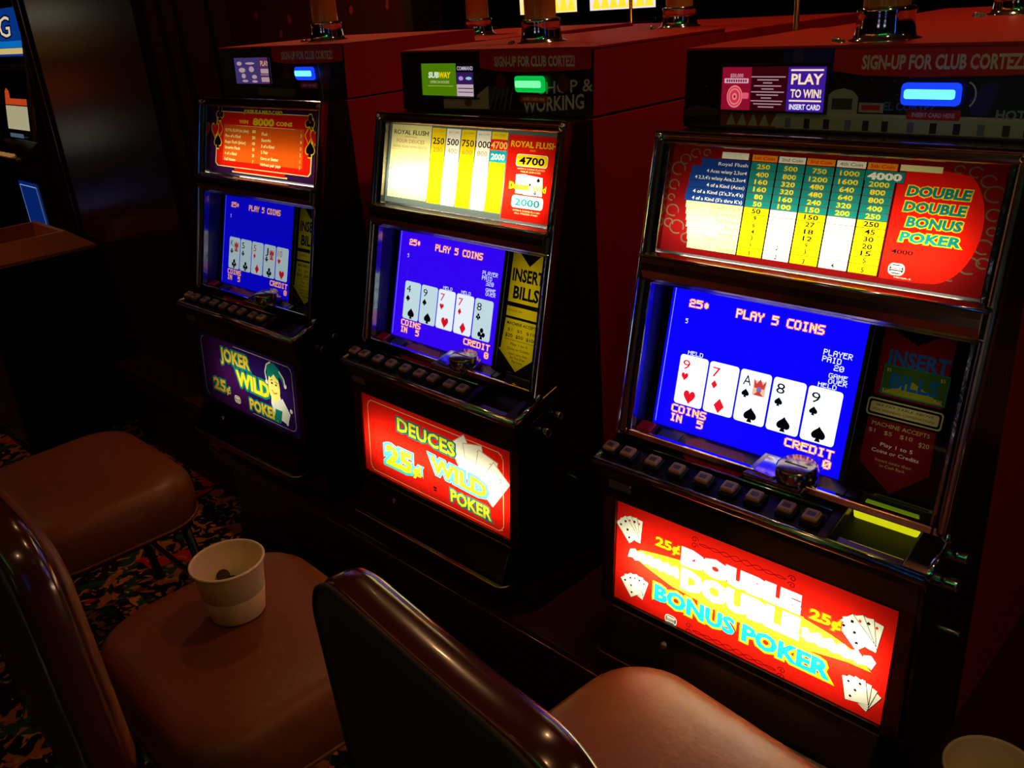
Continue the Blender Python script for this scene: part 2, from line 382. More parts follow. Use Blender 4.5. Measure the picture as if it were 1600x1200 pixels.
def top_deuces():
    P = Panel(); P.rect(-.252, -.004, .252, .166, GRY); P.rect(-.238, .008, -.109, .158, CRM)
    names = ['ROYAL FLUSH', 'WITH', 'FOUR DEUCES', 'ROYAL FLUSH w/DEUCES', 'FIVE OF A KIND', 'STRAIGHT FLUSH', 'FOUR OF A KIND', 'FULL HOUSE', 'FLUSH', 'STRAIGHT', 'THREE OF A KIND']
    P.text('ROYAL FLUSH', -.1745, .1385, .0095, BLK, w=.112, al='C', bold=.012)
    P.text('WITHOUT DEUCES', -.1745, .1325, .0028, ink((180, 60, 30)), w=.04, al='C')
    P.text('FOUR DEUCES', -.1745, .1215, .0078, ink((190, 110, 60)), w=.09, al='C')
    P.text('ROYAL FLUSH WITH DEUCES', -.1745, .1115, .0045, ink((190, 110, 60)), w=.11, al='C')
    for i in range(9):
        y = .108-.0108*i; P.line((-.237, y), (-.11, y), .0005, ink((190, 170, 110)))
        if i < 8: P.text((names[4:]+['PAIR', 'ACE'])[i], -.1745, y-.0085, .0045, ink((225, 200, 120)), w=.07, al='C')
    cols = [-.108, -.064, -.020, .024, .066, .1115]
    big = ['250', '500', '750', '1000', '']; sm = ['200', '400', '600', '800', '']
    for c in range(5):
        x0, x1 = cols[c]+.0015, cols[c+1]-.0012; P.rect(x0, .006, x1, .156, YEL if c % 2 == 0 else WHT)
        P.text(['1st COIN', '2nd COIN', '3rd COIN', '4th COIN', '5th COIN'][c], (x0+x1)/2, .1475, .0038, GOLD, w=.03, al='C')
        if big[c]:
            P.text(big[c], (x0+x1)/2, .1245, .0128, BLK, w=.034 if c < 3 else .043, al='C', bold=.015)
            P.text(sm[c], (x0+x1)/2, .109, .0095, LBR if c % 2 == 0 else GOLD, w=.028, al='C')
        for i in range(9):
            P.text(['25', '15', '9', '5', '3', '2', '2', '1', '1'][i], (x0+x1)/2, .0955-i*.0102, .0045, LBR, al='C')
    P.rect(.066, .1225, .1115, .142, RED); P.text('4700', .0895, .125, .0135, ink((255, 200, 90)), w=.043, al='C', bold=.03)
    P.rect(.067, .1, .111, .1215, CYA); P.text('2000', .089, .1045, .0115, WHT, w=.036, al='C', bold=.03)
    P.rect(.1135, -.002, .243, .153, RED)
    P.text('ROYAL FLUSH', .178, .1315, .011, YEL, w=.114, al='C', bold=.02); P.text('PAYS', .178, .1245, .004, YEL, w=.014, al='C')
    P.rrect(.138, .097, .218, .1195, .006, WHT); P.rrect(.1395, .0985, .2165, .118, .005, YEL); P.text('4700', .178, .1015, .013, BLK, w=.062, al='C', bold=.03)
    P.text('WITH 5 COINS PLAYED', .178, .0915, .003, CRM, w=.07, al='C'); P.text('FOUR DEUCES', .178, .0865, .003, CRM, w=.05, al='C')
    P.poly([(.145, .048), (.142, .082), (.168, .084), (.17, .048)], WHT); P.poly([(.165, .047), (.165, .083), (.21, .08), (.213, .047)], WHT)
    for q in suit_polys('S', .2, .075, .009)+suit_polys('C', .195, .052, .008)+suit_polys('S', .18, .066, .006): P.poly(q, BLK)
    P.text('Deuces', .128, .056, .012, YEL, w=.05, bold=.03, outline=(ORG, .05)); P.text('Wild', .187, .054, .012, YEL, w=.034, bold=.03)
    P.rrect(.138, .022, .218, .0445, .006, WHT); P.text('2000', .178, .0265, .013, ink((20, 110, 110)), w=.062, al='C', bold=.03)
    P.text('WITH 5 COINS PLAYED', .178, .0155, .003, CRM, w=.07, al='C'); P.text('ALL PRIZES PAID', .178, .0105, .003, CRM, w=.06, al='C')
    return P
def top_joker():
    PU = ink((60, 22, 70)); OR = ink((236, 92, 16)); P = Panel(); P.rect(-.252, -.004, .252, .166, PU)
    P.poly([(-.215, .15), (.205, .15), (.215, .142), (.215, .02), (.205, .012), (-.205, .012), (-.215, .02)], CRM)
    P.poly([(-.211, .148), (.201, .148), (.211, .14), (.211, .022), (.203, .014), (-.201, .014), (-.211, .022)], RED)
    P.poly([(-.2, .145), (-.16, .149), (-.165, .124), (-.195, .115)], RED)
    P.rect(-.178, .028, .178, .118, OR)
    P.rect(-.12, .116, .14, .119, CRM); P.rect(-.12, .117, .14, .138, RED)
    P.text('JOKER IS A WILD CARD', 0, .1475, .009, YEL, w=.17, al='C', bold=.05, outline=(PU, .05))
    P.text('WIN', -.085, .1225, .009, YEL, w=.04, al='C', bold=.04, slope=0); P.text('8000', .005, .1205, .0165, YEL, w=.09, al='C', bold=.05); P.text('COINS', .095, .1225, .009, YEL, w=.065, al='C', bold=.04)
    L = ['ROYAL FLUSH (no Joker)', 'Five of a Kind', 'Royal Flush (Joker)', 'Straight Flush', '4 of a Kind', 'Full House']; R = ['Flush', 'Straight', '3 of a Kind', '2 Pair', 'Kings or Better', 'Highest pair pays']
    for i in range(6):
        y = .101-.0145*i
        P.text(L[i], -.17, y, .0075, CRM, w=min(.0052*len(L[i]), .11), bold=.03); P.text(['800', '200', '100', '50', '20', '7'][i], -.035, y, .0075, CRM, al='C', bold=.03)
        P.text(R[i], .0, y-.004, .0075, CRM, w=min(.0052*len(R[i]), .1), bold=.03); P.text('543211'[i], .168, y-.002, .0075, CRM, al='C', bold=.03)
    P.rect(-.13, .0, .12, .004, CRM); P.rect(-.12, .003, .11, .012, RED)
    for sx in (-1, 1):
        for k, cx, cy in (('C', .2, .135), ('D', .198, .105), ('S', .206, .075), ('H', .222, .1)):
            if k == 'C' and sx < 0: cy += .01
            c = RED if k in 'HD' else BLK
            for q in suit_polys(k, sx*cx, cy, .036): P.poly([(sx*cx+(a-sx*cx)*1.18, cy+(b-cy)*1.18) for a, b in q], YEL)
            for q in suit_polys(k, sx*cx, cy, .036): P.poly(q, c)
    return P
def fan(P, cx, cy, ang, w, h, n=4, spread=13, white=None, blk=None):
    for i in range(n):
        a = radians(ang+(i-(n-1)/2)*spread); ox, oy = cx, cy
        def T(x, y): return (ox+x*cos(a)-y*sin(a), oy+x*sin(a)+y*cos(a))
        q = [(-w/2, 0), (w/2, 0), (w/2, h), (-w/2, h)]
        P.poly([T(x*1.06, y*1.02-.0004) for x, y in q], blk); P.poly([T(*p) for p in q], white)
        for px, py in ((-.25, .82), (.25, .82), (0, .5), (-.25, .2)):
            for s in suit_polys('S' if i % 2 else 'D', 0, 0, h*.13): P.poly([T(px*w+x, py*h+y) for x, y in s], blk if i % 2 else RED)
def belly_ddb():
    P = Panel(); P.rect(-.24, -.008, .244, .196, RED)
    DK = ink((110, 8, 8)); BW = ink((255, 255, 250)); OY = ink((255, 170, 20)); CY = ink((20, 190, 200))
    for y0, sx in ((.165, 1), (.004, -1)):
        for f in (1, -1): P.path([(-.075+.0025*k, y0+.002+f*(.0045-abs(k-30)*.0001)*sin(k*.42)) for k in range(61)], .0013, DK)
        for cx, f in ((-.083, 1), (.084, -1)):
            for yy in (-.004, .007): P.path([(cx+f*(.007-.0006*k)*cos(k*.8), y0+yy+(.0055-.00045*k)*sin(k*.8)) for k in range(11)], .0015, DK)
    fan(P, -.2, .125, 20, .026, .042, 4, 16, WHT, BLK); fan(P, -.19, .022, 12, .028, .038, 4, 18, WHT, BLK)
    fan(P, .2, .112, 20, .032, .046, 4, 18, WHT, BLK); fan(P, .2, .018, -8, .034, .038, 4, 14, WHT, BLK)
    # neon starburst streak behind the title
    P.poly([(-.208, .098), (-.185, .112), (-.15, .118), (-.1, .125), (.1, .117), (.15, .108), (.185, .098), (.214, .076), (.18, .076), (.12, .066), (0, .06), (-.12, .07), (-.17, .084)], OY)
    for cx, cy, wd in ((-.15, .098, .1), (.15, .09, .115)):
        for k in range(7):
            x = cx-wd/2+wd*k/6; P.poly([(x-.011, cy-.009), (x-.002, cy-.006), (x+.006, cy-.01), (x+.011, cy+.004), (x+.003, cy+.012), (x-.007, cy+.008)], BW)
    P.text('DOUBLE', -.002, .1225, .026, BW, w=.195, al='C', bold=.06, outline=(ink((190, 200, 240)), .07))
    P.text('DOUBLE', 0, .078, .034, BW, w=.2, al='C', bold=.08, outline=(YEL, .08))
    P.text('BONUS POKER', .001, .0325, .029, CY, w=.305, al='C', bold=.055, outline=(YEL, .085))
    for t, x, y in (('25¢', -.133, .134), ('25¢', .14, .121)): P.text(t, x, y, .0165, YEL, w=.045, al='C', bold=.03, outline=(ink((150, 60, 10)), .07))
    maker_mark(P, -.118, .006, .024, WHT, BLK)
    return P
def border(P, x0, y0, x1, y1, m, w=.0014, c=.012):
    L = []
    for cx, cy, sx, sy, sw in ((x1, y1, -1, -1, 0), (x0, y1, 1, -1, 1), (x0, y0, 1, 1, 0), (x1, y0, -1, 1, 1)):
        q = [(cx, cy+sy*c), (cx+sx*c*.35, cy+sy*c*.75), (cx+sx*c*.3, cy+sy*c*.3), (cx+sx*c*.75, cy+sy*c*.35), (cx+sx*c, cy)]
        L += q[::-1] if sw else q
    P.path(L, w, m, True)
def belly_deuces():
    P = Panel(); P.rect(-.24, -.008, .244, .196, RED); border(P, -.217, .006, .216, .176, ink((255, 190, 120)))
    LC = ink((70, 190, 180)); BY = ink((235, 235, 30))
    for i in range(4):
        a = radians(35-24*i); cx, cy = .105+.012*i, .085
        def T(x, y): return (cx+x*cos(a)-y*sin(a), cy+x*sin(a)+y*cos(a))
        P.poly([T(x, y) for x, y in ((-.002, 0), (.056, 0), (.056, .082), (-.002, .082))], ink((200, 180, 150)))
        P.poly([T(x, y) for x, y in ((0, 0), (.054, 0), (.054, .08), (0, .08))], WHT)
        P.text('2', *T(.036, .058), .012, BLK if i % 2 else RED)
    P.text('DEUCES', -.018, .131, .031, BY, w=.185, al='C', bold=.03, outline=(ink((20, 110, 110)), .09), slope=-.03)
    P.text('WILD', .083, .072, .034, BY, w=.165, al='C', bold=.05, outline=(LC, .12), slope=-.05)
    P.text('25', -.112, .04, .046, BY, w=.085, al='C', bold=.05, outline=(LC, .1)); P.text('¢', -.05, .042, .027, BY, w=.024, al='C', bold=.04, outline=(LC, .1))
    P.text('POKER', .12, .0215, .028, BY, w=.12, al='C', bold=.035, outline=(ink((20, 110, 110)), .09), slope=-.02)
    P.rect(.004, .026, .014, .029, BLK); P.rect(.004, .031, .014, .036, BLK)
    return P
def belly_joker():
    NV = ink((38, 18, 84)); P = Panel(); P.rect(-.24, -.008, .244, .196, NV); border(P, -.217, .008, .216, .176, ink((230, 190, 160)))
    P.poly([(-.2, .0), (.02, .0), (-.05, .18), (-.2, .18)], ink((58, 14, 74)))
    GR = ink((16, 130, 110)); BY = ink((250, 220, 30))
    P.text('JOKER', -.048, .1265, .036, ink((250, 200, 40)), w=.14, al='C', bold=.035, outline=(GR, .1))
    P.text('WILD', .03, .074, .04, BY, w=.15, al='C', bold=.05, outline=(GR, .11), slope=-.02)
    P.text('25', -.142, .034, .033, ink((250, 190, 40)), w=.058, al='C', bold=.04, outline=(GR, .1)); P.text('¢', -.1, .034, .022, ink((250, 190, 40)), w=.018, al='C', bold=.03, outline=(GR, .1))
    P.text('POKER', .072, .0185, .03, ink((250, 200, 40)), w=.13, al='C', bold=.035, outline=(GR, .1))
    maker_mark(P, -.055, .028, .03, WHT, BLK)
    # jester
    J = ink((255, 240, 120)); WH = ink((240, 240, 220))
    P.poly([(.125, .03), (.175, .02), (.17, .06), (.15, .1), (.118, .1), (.112, .06)], WH)
    P.poly([(.18, .018), (.195, .05), (.165, .085), (.15, .07)], WH); P.poly([(.12, .02), (.15, .016), (.16, .05), (.13, .05)], GR)
    P.poly(arc(.132, .108, .026, .04, n=18), J)
    P.poly([(.1, .12), (.106, .155), (.12, .17), (.14, .172), (.163, .158), (.182, .13), (.178, .118), (.168, .135), (.158, .14), (.15, .13), (.135, .142), (.12, .13), (.11, .135)], GR)
    P.path([(.1, .12), (.096, .14), (.106, .162), (.125, .172)], .004, WH); P.path([(.16, .155), (.178, .14), (.182, .125)], .005, WH)
    for q in ((.183, .121), (.1, .115), (.178, .022), (.2, .06)): P.poly(arc(q[0], q[1], .006, .006, n=10), WH)
    for q in ((.124, .117), (.142, .115)): P.poly(arc(q[0], q[1], .004, .003, n=8), BLK)
    P.path([(.12, .098), (.13, .09), (.144, .094)], .003, RED); P.path([(.118, .124), (.128, .126)], .002, BLK); P.path([(.138, .124), (.15, .12)], .002, BLK)
    return P
def bills_yellow(dim):
    Y = ink((190, 165, 8)) if not dim else ink((150, 140, 10)); K = BLK; P = Panel(); P.rect(.105, -.006, .248, .262, BLK)
    P.poly([(.117, .137), (.117, .252), (.21, .252), (.212, .137)], Y)
    P.poly([(.121, .25), (.162, .213), (.207, .25), (.162, .259)], K); P.poly([(.121, .246), (.164, .21), (.205, .246)], K)
    P.text('INSERT', .1635, .1795, .0245, K, w=.082, al='C', bold=.035); P.text('BILLS', .163, .1455, .0245, K, w=.066, al='C', bold=.035)
    P.rect(.117, .109, .211, .1285, Y); P.text('NO CHANGE GIVEN', .14, .119, .0035, K, w=.036, al='C')
    P.rect(.117, .132, .212, .1345, K)
    P.poly([(.117, .104), (.21, .104), (.209, .042), (.2145, .042), (.16, .002), (.106, .042), (.1125, .042)], Y)
    P.text('MACHINE ACCEPTS', .163, .0925, .0062, K, w=.082, al='C', bold=.02); P.text('$1  $5  $10', .163, .08, .0062, K, w=.075, al='C')
    P.text('$20  $50  $100', .163, .068, .0068, K, w=.084, al='C', bold=.02); P.line((.12, .063), (.2, .063), .0008, K)
    for t, y, w in (('Play 1 to 5', .053, .046), ('Coins or Credits', .0435, .06), ('Insert coins then', .034, .05), ('Bet Then Draw', .0265, .04), ('Play more', .019, .028)): P.text(t, .161, y, .0052, K, w=w, al='C', bold=.01)
    return P
def bills_red():
    R = ink((120, 16, 20)); K = BLK; P = Panel(); P.rect(.105, -.006, .248, .262, BLK); T = ink((24, 90, 150)); Cc = ink((200, 180, 110))
    P.poly([(.12, .137), (.118, .238), (.166, .215), (.215, .246), (.214, .137)], R)
    P.rect(.128, .14, .217, .183, ink((30, 110, 90))); P.rect(.13, .142, .215, .181, ink((60, 90, 20))); P.poly([(.13, .142), (.17, .165), (.215, .142)], ink((150, 150, 20)))
    P.text('INSERT', .172, .184, .021, T, w=.08, al='C', bold=.03); P.text('BILLS', .172, .1515, .021, T, w=.064, al='C', bold=.03)
    for t, x, y in (('$5', .135, .173), ('$10', .136, .144), ('$20', .207, .144), ('$5', .208, .173)): P.text(t, x, y, .005, Cc, al='C')
    P.rrect(.115, .107, .219, .1325, .005, Cc); P.rrect(.117, .109, .217, .1305, .004, K); P.rrect(.12, .112, .214, .1275, .003, Cc)
    P.text('SEE PAY TABLE ABOVE', .167, .122, .0036, K, w=.08, al='C'); P.text('FOR WINNING COMBINATIONS', .167, .115, .0036, K, w=.085, al='C')
    P.poly([(.12, .104), (.214, .104), (.217, .042), (.171, .002), (.12, .038)], R)
    P.text('MACHINE ACCEPTS', .167, .094, .0062, Cc, w=.08, al='C'); P.text('$1   $5   $10', .155, .0835, .006, Cc, w=.062, al='C'); P.text('$20', .202, .079, .007, Cc, w=.014, al='C')
    P.text('Play 1 to 5', .167, .0665, .0055, WHT, w=.045, al='C'); P.text('Coins or Credits', .167, .0565, .0055, WHT, w=.066, al='C')
    P.text('Insert coins then', .167, .044, .0045, Cc, w=.05, al='C'); P.text('to Cash Back', .167, .037, .0045, Cc, w=.036, al='C')
    return P
def ad_subway():
    P = Panel(); s = .42; P.rect(-.201, .031, -.0385, .095, lum((30, 20, 45), .3))
    P.rect(-.2, .031, -.0925, .0945, lum((110, 175, 0), s))
    P.text('SUB', -.178, .066, .011, lum((240, 255, 230), .75), w=.032, bold=.05, shear=.12); P.text('WAY', -.1455, .066, .011, lum((255, 230, 0), .75), w=.034, bold=.05, shear=.12)
    P.text('OPEN 24 HOURS', -.144, .055, .0055, lum((220, 235, 160), .6), w=.06, al='C', bold=.02); P.rect(-.182, .049, -.102, .0508, lum((190, 220, 90), .5))
    P.rect(-.0915, .077, -.039, .0945, lum((12, 10, 14), .5)); P.text('COMMAND', -.0652, .0805, .0075, lum((230, 220, 240), .6), w=.047, al='C', bold=.02)
    P.rect(-.0915, .054, -.039, .0765, lum((80, 40, 130), .4)); P.poly(arc(-.078, .065, .007, .004), lum((190, 150, 235), .8)); P.poly(arc(-.055, .065, .009, .003), lum((150, 220, 235), .8))
    P.rect(-.0915, .031, -.039, .0535, lum((235, 210, 225), .6)); P.rect(-.088, .045, -.043, .0468, lum((60, 30, 60), .5)); P.rect(-.088, .038, -.043, .0395, lum((60, 30, 60), .5))
    return P
def ad_play():
    P = Panel(); P.rect(-.201, .027, -.0305, .0915, lum((70, 6, 22), .5))
    P.rect(-.2, .0275, -.150, .0905, lum((190, 20, 60), .5)); P.rect(-.09, .0275, -.0315, .0905, lum((70, 30, 170), .7))
    P.rrect(-.196, .0675, -.1545, .0745, .001, lum((235, 190, 210), .7)); P.text('$50,000', -.175, .076, .0055, lum((235, 170, 190), .6), w=.022, al='C', bold=.03); [P.rect(-.1925+.004*k, .0692, -.1898+.004*k, .0728, lum((170, 20, 60), .5)) for k in range(9)]
    for r, c in ((.0165, (255, 140, 150)), (.0145, (235, 70, 90)), (.012, (255, 140, 150)), (.010, (225, 60, 80)), (.005, (255, 150, 150)), (.0025, (190, 20, 50))): P.poly(arc(-.177, .048, r*.82, r, n=26), lum(c, .75))
    P.rrect(-.164, .045, -.153, .054, .002, lum((255, 100, 130), .7))
    for i, (a, b) in enumerate(((-.15, -.094), (-.14, -.105), (-.13, -.115), (-.145, -.1), (-.132, -.112), (-.149, -.095), (-.14, -.104), (-.132, -.115), (-.149, -.096), (-.144, -.098), (-.136, -.11))):
        y = .076-.0043*i; P.rect(a, y, b, y+.0016, lum((215, 170, 180), .6))
    g = lum((255, 225, 190), .95); P.rect(-.086, .085, -.0355, .0875, g); P.rect(-.086, .0425, -.0355, .0448, g)
    P.text('PLAY', -.0605, .067, .0145, g, w=.047, al='C', bold=.03); P.text('TO WIN!', -.0605, .0485, .0115, g, w=.047, al='C', bold=.03); P.text('INSERT CARD', -.0605, .0315, .0075, lum((240, 235, 255), .95), w=.048, al='C', bold=.03)
    return P
def ad_purple():
    P = Panel(); P.rect(-.198, .0315, -.033, .095, lum((96, 76, 160), .38))
    P.rect(-.0825, .0315, -.0345, .0945, lum((125, 60, 130), .4)); g = lum((225, 190, 200), .5)
    for q in ((-.175, .08, .012, .005), (-.125, .08, .022, .003), (-.165, .064, .016, .006), (-.12, .066, .012, .007), (-.16, .05, .01, .006), (-.11, .048, .012, .005), (-.155, .038, .014, .003), (-.11, .037, .013, .003)): P.poly(arc(*q, n=12), g)
    P.text('PLAY', -.058, .074, .012, lum((240, 190, 150), .6), w=.035, al='C', bold=.03); P.rect(-.078, .056, -.04, .067, g); P.rect(-.08, .052, -.036, .0535, g); P.rect(-.078, .036, -.04, .047, g)
    return P
def box_face(kind):
    P = Panel(); K = prt((12, 14, 14)); P.rect(-.268, 0, .268, .1165, K)
    rd = prt((185, 26, 22)); gy = prt((205, 195, 185)); pale = prt((150, 160, 140)); tan = prt((150, 95, 60))
    if kind == 'C':
        P.rect(-.1, .08, -.022, .1165, prt((18, 30, 120)))
        P.rect(-.085, .09, -.07, .1165, prt((60, 60, 120))); P.rect(-.255, .002, .262, .0045, prt((60, 60, 60)))
        P.rect(-.27, .004, -.2, .03, prt((26, 24, 20))); P.rect(-.2, .004, -.105, .026, prt((120, 50, 30)))
        for k in range(5): P.poly([(-.19+.019*k, .006), (-.181+.019*k, .024), (-.173+.019*k, .006)], pale)
        P.rect(-.105, .004, .255, .026, pale); P.rect(-.105, .024, .255, .028, prt((170, 170, 150)))
        for k, x in enumerate((-.09, -.06, -.03, .002, .028, .055, .09, .12, .15, .18, .21, .235)): P.rect(x, .005, x+.009, .019, prt((30, 26, 24)) if k % 3 else prt((90, 110, 140)))
        P.poly([(-.028, .028), (-.028, .05), (-.02, .058), (-.005, .062), (.01, .058), (.018, .05), (.018, .028)], pale); P.rect(-.02, .033, .01, .048, prt((60, 60, 60)))
        P.rect(.02, .03, .055, .043, pale); P.rect(.024, .033, .05, .04, rd)
        P.text('EL CORTEZ', .09, .034, .011, prt((60, 110, 130)), w=.07, al='C', bold=.03); P.text('HOTEL', .2, .026, .012, prt((110, 150, 160)), w=.05, bold=.03)
        P.poly([(.17, .03), (.19, .03), (.2, .07), (.185, .072), (.165, .05)], prt((40, 30, 110))); P.path(arc(.16, .055, .012, .016, -60, 80, 8), .002, gy)
        for _ in range(26): x, y = random.uniform(-.26, .25), random.uniform(.05, .11); P.poly(arc(x, y, .0012, .0012, n=6), prt((110, 90, 80)))
        P.poly([(-.27, .026), (-.24, .034), (-.22, .03), (-.2, .028), (-.2, .02), (-.27, .016)], prt((70, 50, 34)))
    elif kind == 'B':
        P.poly([(-.135, .006), (-.135, .03), (-.04, .03), (.0, .052), (.0, .008)], prt((170, 160, 135))); P.poly(arc(-.06, .018, .012, .007, n=10), prt((120, 70, 50)))
        P.poly([(0, .05), (.055, .05), (.055, .036), (0, .02)], prt((50, 60, 58)))
        for k in range(5): P.line((.0+.014*k, .006), (.02+.012*k, .05), .0015, prt((110, 110, 105)))
        P.text('SHOP &', .2, .038, .022, gy, w=.13, al='C', bold=.01, slope=.06); P.text('WORKING', .17, .004, .026, gy, w=.15, al='C', bold=.02, slope=.08)
        P.text('S', -.262, .07, .016, prt((60, 60, 60)))
    else:
        P.poly([(-.1, .004), (.06, .002), (.06, .02), (-.1, .024)], prt((70, 80, 78))); P.rect(.17, .02, .2, .06, prt((90, 25, 20)))
        P.line((.175, .0), (.165, .08), .004, prt((110, 105, 100)))
    P.poly([(-.0225, .1165), (.262, .1165), (.262, .083), (.2, .079), (.1, .077), (.02, .079), (-.0225, .085)], rd)
    P.text('SIGN-UP FOR CLUB CORTEZ!', .121, .0875, .018, gy, w=.205, al='C', bold=.035)
    if kind != 'C':
        for x in (.035, .197): P.poly(arc(x, .058, .014, .016, n=16), prt((90, 18, 18)))
    P.rrect(.087, .0225, .157, .036, .003, rd); P.text('INSERT CARD HERE', .122, .0262, .0058, gy, w=.055, al='C', bold=.02)
    return P

# ------------------------------------------------------------------ video poker machine
def machine(name, label, loc, yaw, zo, top, bely, bills, scr, box, ad, tube, kind, group=None, simple=False):
    mx, my, base = loc
    R = empty(name, (mx, my, base), yaw)
    tag(R, label, 'video poker machine', group)
    H = Z0+zo-base
    def P3(x, y, z): return (x, y, z+H)
    zb = -H                                        # cabinet foot
    # cabinet shell
    side = [(.012, zb), (.012, -.205), (-.012, -.2), (-.002, -.02), (-.01, .06), (-.012, .075), (.055, .106), (.176, .577), (.235, .577), (.235, zb)]
    c = MB()
    for x0, x1 in ((-.268, -.256), (.256, .268)): c.prism([(y, z+H) for y, z in side], x0, x1, BLACK)
    c.box(P3(-.256, .174, .568), P3(.256, .235, .579), BLACK, .002); c.box(P3(-.256, .222, zb), P3(.256, .235, .568), MATTE)
    c.box(P3(-.256, .012, zb), P3(.256, .222, zb+.012), MATTE); c.box(P3(-.256, .012, zb+.012), P3(.256, .024, -.2), BLACK)
    c.box(P3(-.256, .1, -.2), P3(.256, .11, .06), MATTE); c.box(P3(-.256, .024, -.205), P3(.256, .1, -.2), MATTE); c.box(P3(-.256, .0, .0), P3(.256, .1, .01), MATTE)
    # deck front apron
    c.prism([(y, z+H) for y, z in ((-.012, .072), (.0, .072), (.0, .008), (-.006, .008), (-.012, .05))], -.262, .262, BLACK)
    c.prism([(y, z+H) for y, z in ((.108, .390), (.222, .385), (.222, .39), (.118, .396))], -.256, .256, MATTE)
    c.build('cabinet', R)
    # red laminate housing behind
    h = MB(); h.prism([(y, z+H) for y, z in ((.2385, .582), (.2465, .697), (.66, .697), (.66, .582))], -.2665, .2665, REDLAM, .0012); h.prism([(y, z+H) for y, z in ((.2435, .6955), (.2435, .699), (.66, .699), (.66, .6955))], -.267, .267, REDLAM); h.box(P3(-.266, .237, zb), P3(.266, .66, .578), REDLAM, .0015); h.box(P3(-.262, .24, .57), P3(.262, .655, .59), MATTE)
    tag(h.build('housing', R), 'red laminate housing')
    # chrome frame, on a plane leaning back
    f0, f1 = Vector((0, .053, .109)), Vector((0, .173, .58)); V = (f1-f0).normalized(); N = Vector((0, -V.z, V.y)); FL = (f1-f0).length
    MT = Matrix(((1, V.x, N.x, 0), (0, V.y, N.y, f0.y), (0, V.z, N.z, f0.z+H), (0, 0, 0, 1)))   # (x, along, outward)
    fr = MB()
    for s in (-1, 1):
        fr.box((s*.262-.008, -.008, -.012), (s*.262+.008, FL, .008), DKCHROME, .0065, MT, 4); fr.box((s*.268-.002, -.008, -.0), (s*.268+.002, FL, .011), CHROME, .0015, MT)
        fr.box((s*.249-.004, .0, -.012), (s*.249+.004, FL-.01, .004), CRUMP, .002, MT)
    fr.box((-.27, FL-.018, -.012), (.27, FL+.002, .008), DKCHROME, .0075, MT, 4); fr.box((-.27, FL-.004, .004), (.27, FL+.003, .012), CHROME, .002, MT)
    bar = [(.25, -.02), (.25, .002), (.258, .014), (.27, .0205), (.282, .022), (.292, .021), (.2955, .0185), (.3015, -.008), (.3, -.02)]
    for s0 in (0,):
        bm = bmesh.new(); A = [bm.verts.new((-.256, a, n)) for a, n in bar]; B = [bm.verts.new((.256, a, n)) for a, n in bar]
        for i in range(len(bar)-1): bm.faces.new((A[i], A[i+1], B[i+1], B[i]))
        bm.faces.new(A); bm.faces.new(B[::-1]); bmesh.ops.recalc_face_normals(bm, faces=bm.faces[:]); fr.merge(bm, DKCHROME, MT, False)
    fr.tube([MT @ Vector((-.262, .293, .021)), MT @ Vector((.262, .293, .021))], .003, CHROME, 8); fr.tube([MT @ Vector((-.262, .255, .006)), MT @ Vector((.262, .255, .006))], .0025, CHROME, 8)
    fr.box((-.262, -.01, -.012), (.262, .002, .004), CHROME, .002, MT)
    for s in (-1, 1): fr.lathe([(0, .016), (.006, .014), (.007, .01), (.007, 0)], CHROME, MT @ Vector((s*.262, FL-.008, 0)), 12, MT.to_3x3().to_4x4())
    tag(fr.build('frame', R), 'chrome frame')
    # top glass
    g0 = Vector((0, .138, .406)); g1 = Vector((0, .180, .562))
    o = top.build('pay_glass', R, P3(0, .138, .406), (1, 0, 0), g1-g0); tag(o, 'backlit pay table glass')
    # monitor bezel, tube recess walls
    s0, s1 = Vector((0, .100, .108)), Vector((0, .168, .348)); sv = (s1-s0).normalized(); sn = Vector((0, -sv.z, sv.y))
    MS = Matrix(((1, sv.x, sn.x, 0), (0, sv.y, sn.y, s0.y), (0, sv.z, sn.z, s0.z+H), (0, 0, 0, 1)))
    bz = MB(); bz.box((-.252, -.03, -.03), (.104, .275, -.0015), MATTE, 0, MS); bz.box((.2485, -.03, -.03), (.252, .27, .05), BLACK, 0, MS); bz.box((-.252, -.03, -.0015), (-.2485, .27, .05), mat('recess_metal', (66, 62, 66), .32, .8, bump=.8, nscale=40), 0, MS)
    bz.box((-.252, .2625, -.0015), (.252, .266, .046), BLACK, 0, MS); bz.box((.0985, -.01, -.0015), (.104, .262, .006), MATTE, .001, MS)
    bz.build('monitor_bezel', R)
    scr.build('monitor', R, P3(0, .100, .108), (1, 0, 0), sv)
    bills.build('bill_glass', R, P3(0, .100, .108)[:2]+(.108+H,), (1, 0, 0), sv)
    # belly door
    b0 = Vector((0, -.018, -.187)); bv = Vector((0, .018, .187)).normalized(); bn = Vector((0, -bv.z, bv.y))
    MBm = Matrix(((1, bv.x, bn.x, 0), (0, bv.y, bn.y, b0.y), (0, bv.z, bn.z, b0.z+H), (0, 0, 0, 1)))
    d = MB()
    d.box((-.262, -.012, -.01), (-.2365, .199, .006), BRONZE, .002, MBm); d.box((.2385, -.012, -.01), (.262, .199, .006), BRONZE, .002, MBm)
    d.box((-.2365, .1895, -.01), (.2385, .199, .006), BLACK, .002, MBm); d.box((-.2365, -.012, -.01), (.2385, -.001, .006), BLACK, .002, MBm)
    if kind == 'A': d.box((-.2365, .1875, .0), (.2385, .1895, .007), BRASS, .0008, MBm)
    door = d.build('belly_door', R); tag(door, 'bronze framed lower door')
    o = bely.build('belly_glass', door, P3(0, -.018, -.187), (1, 0, 0), bv); tag(o, 'backlit game title glass')
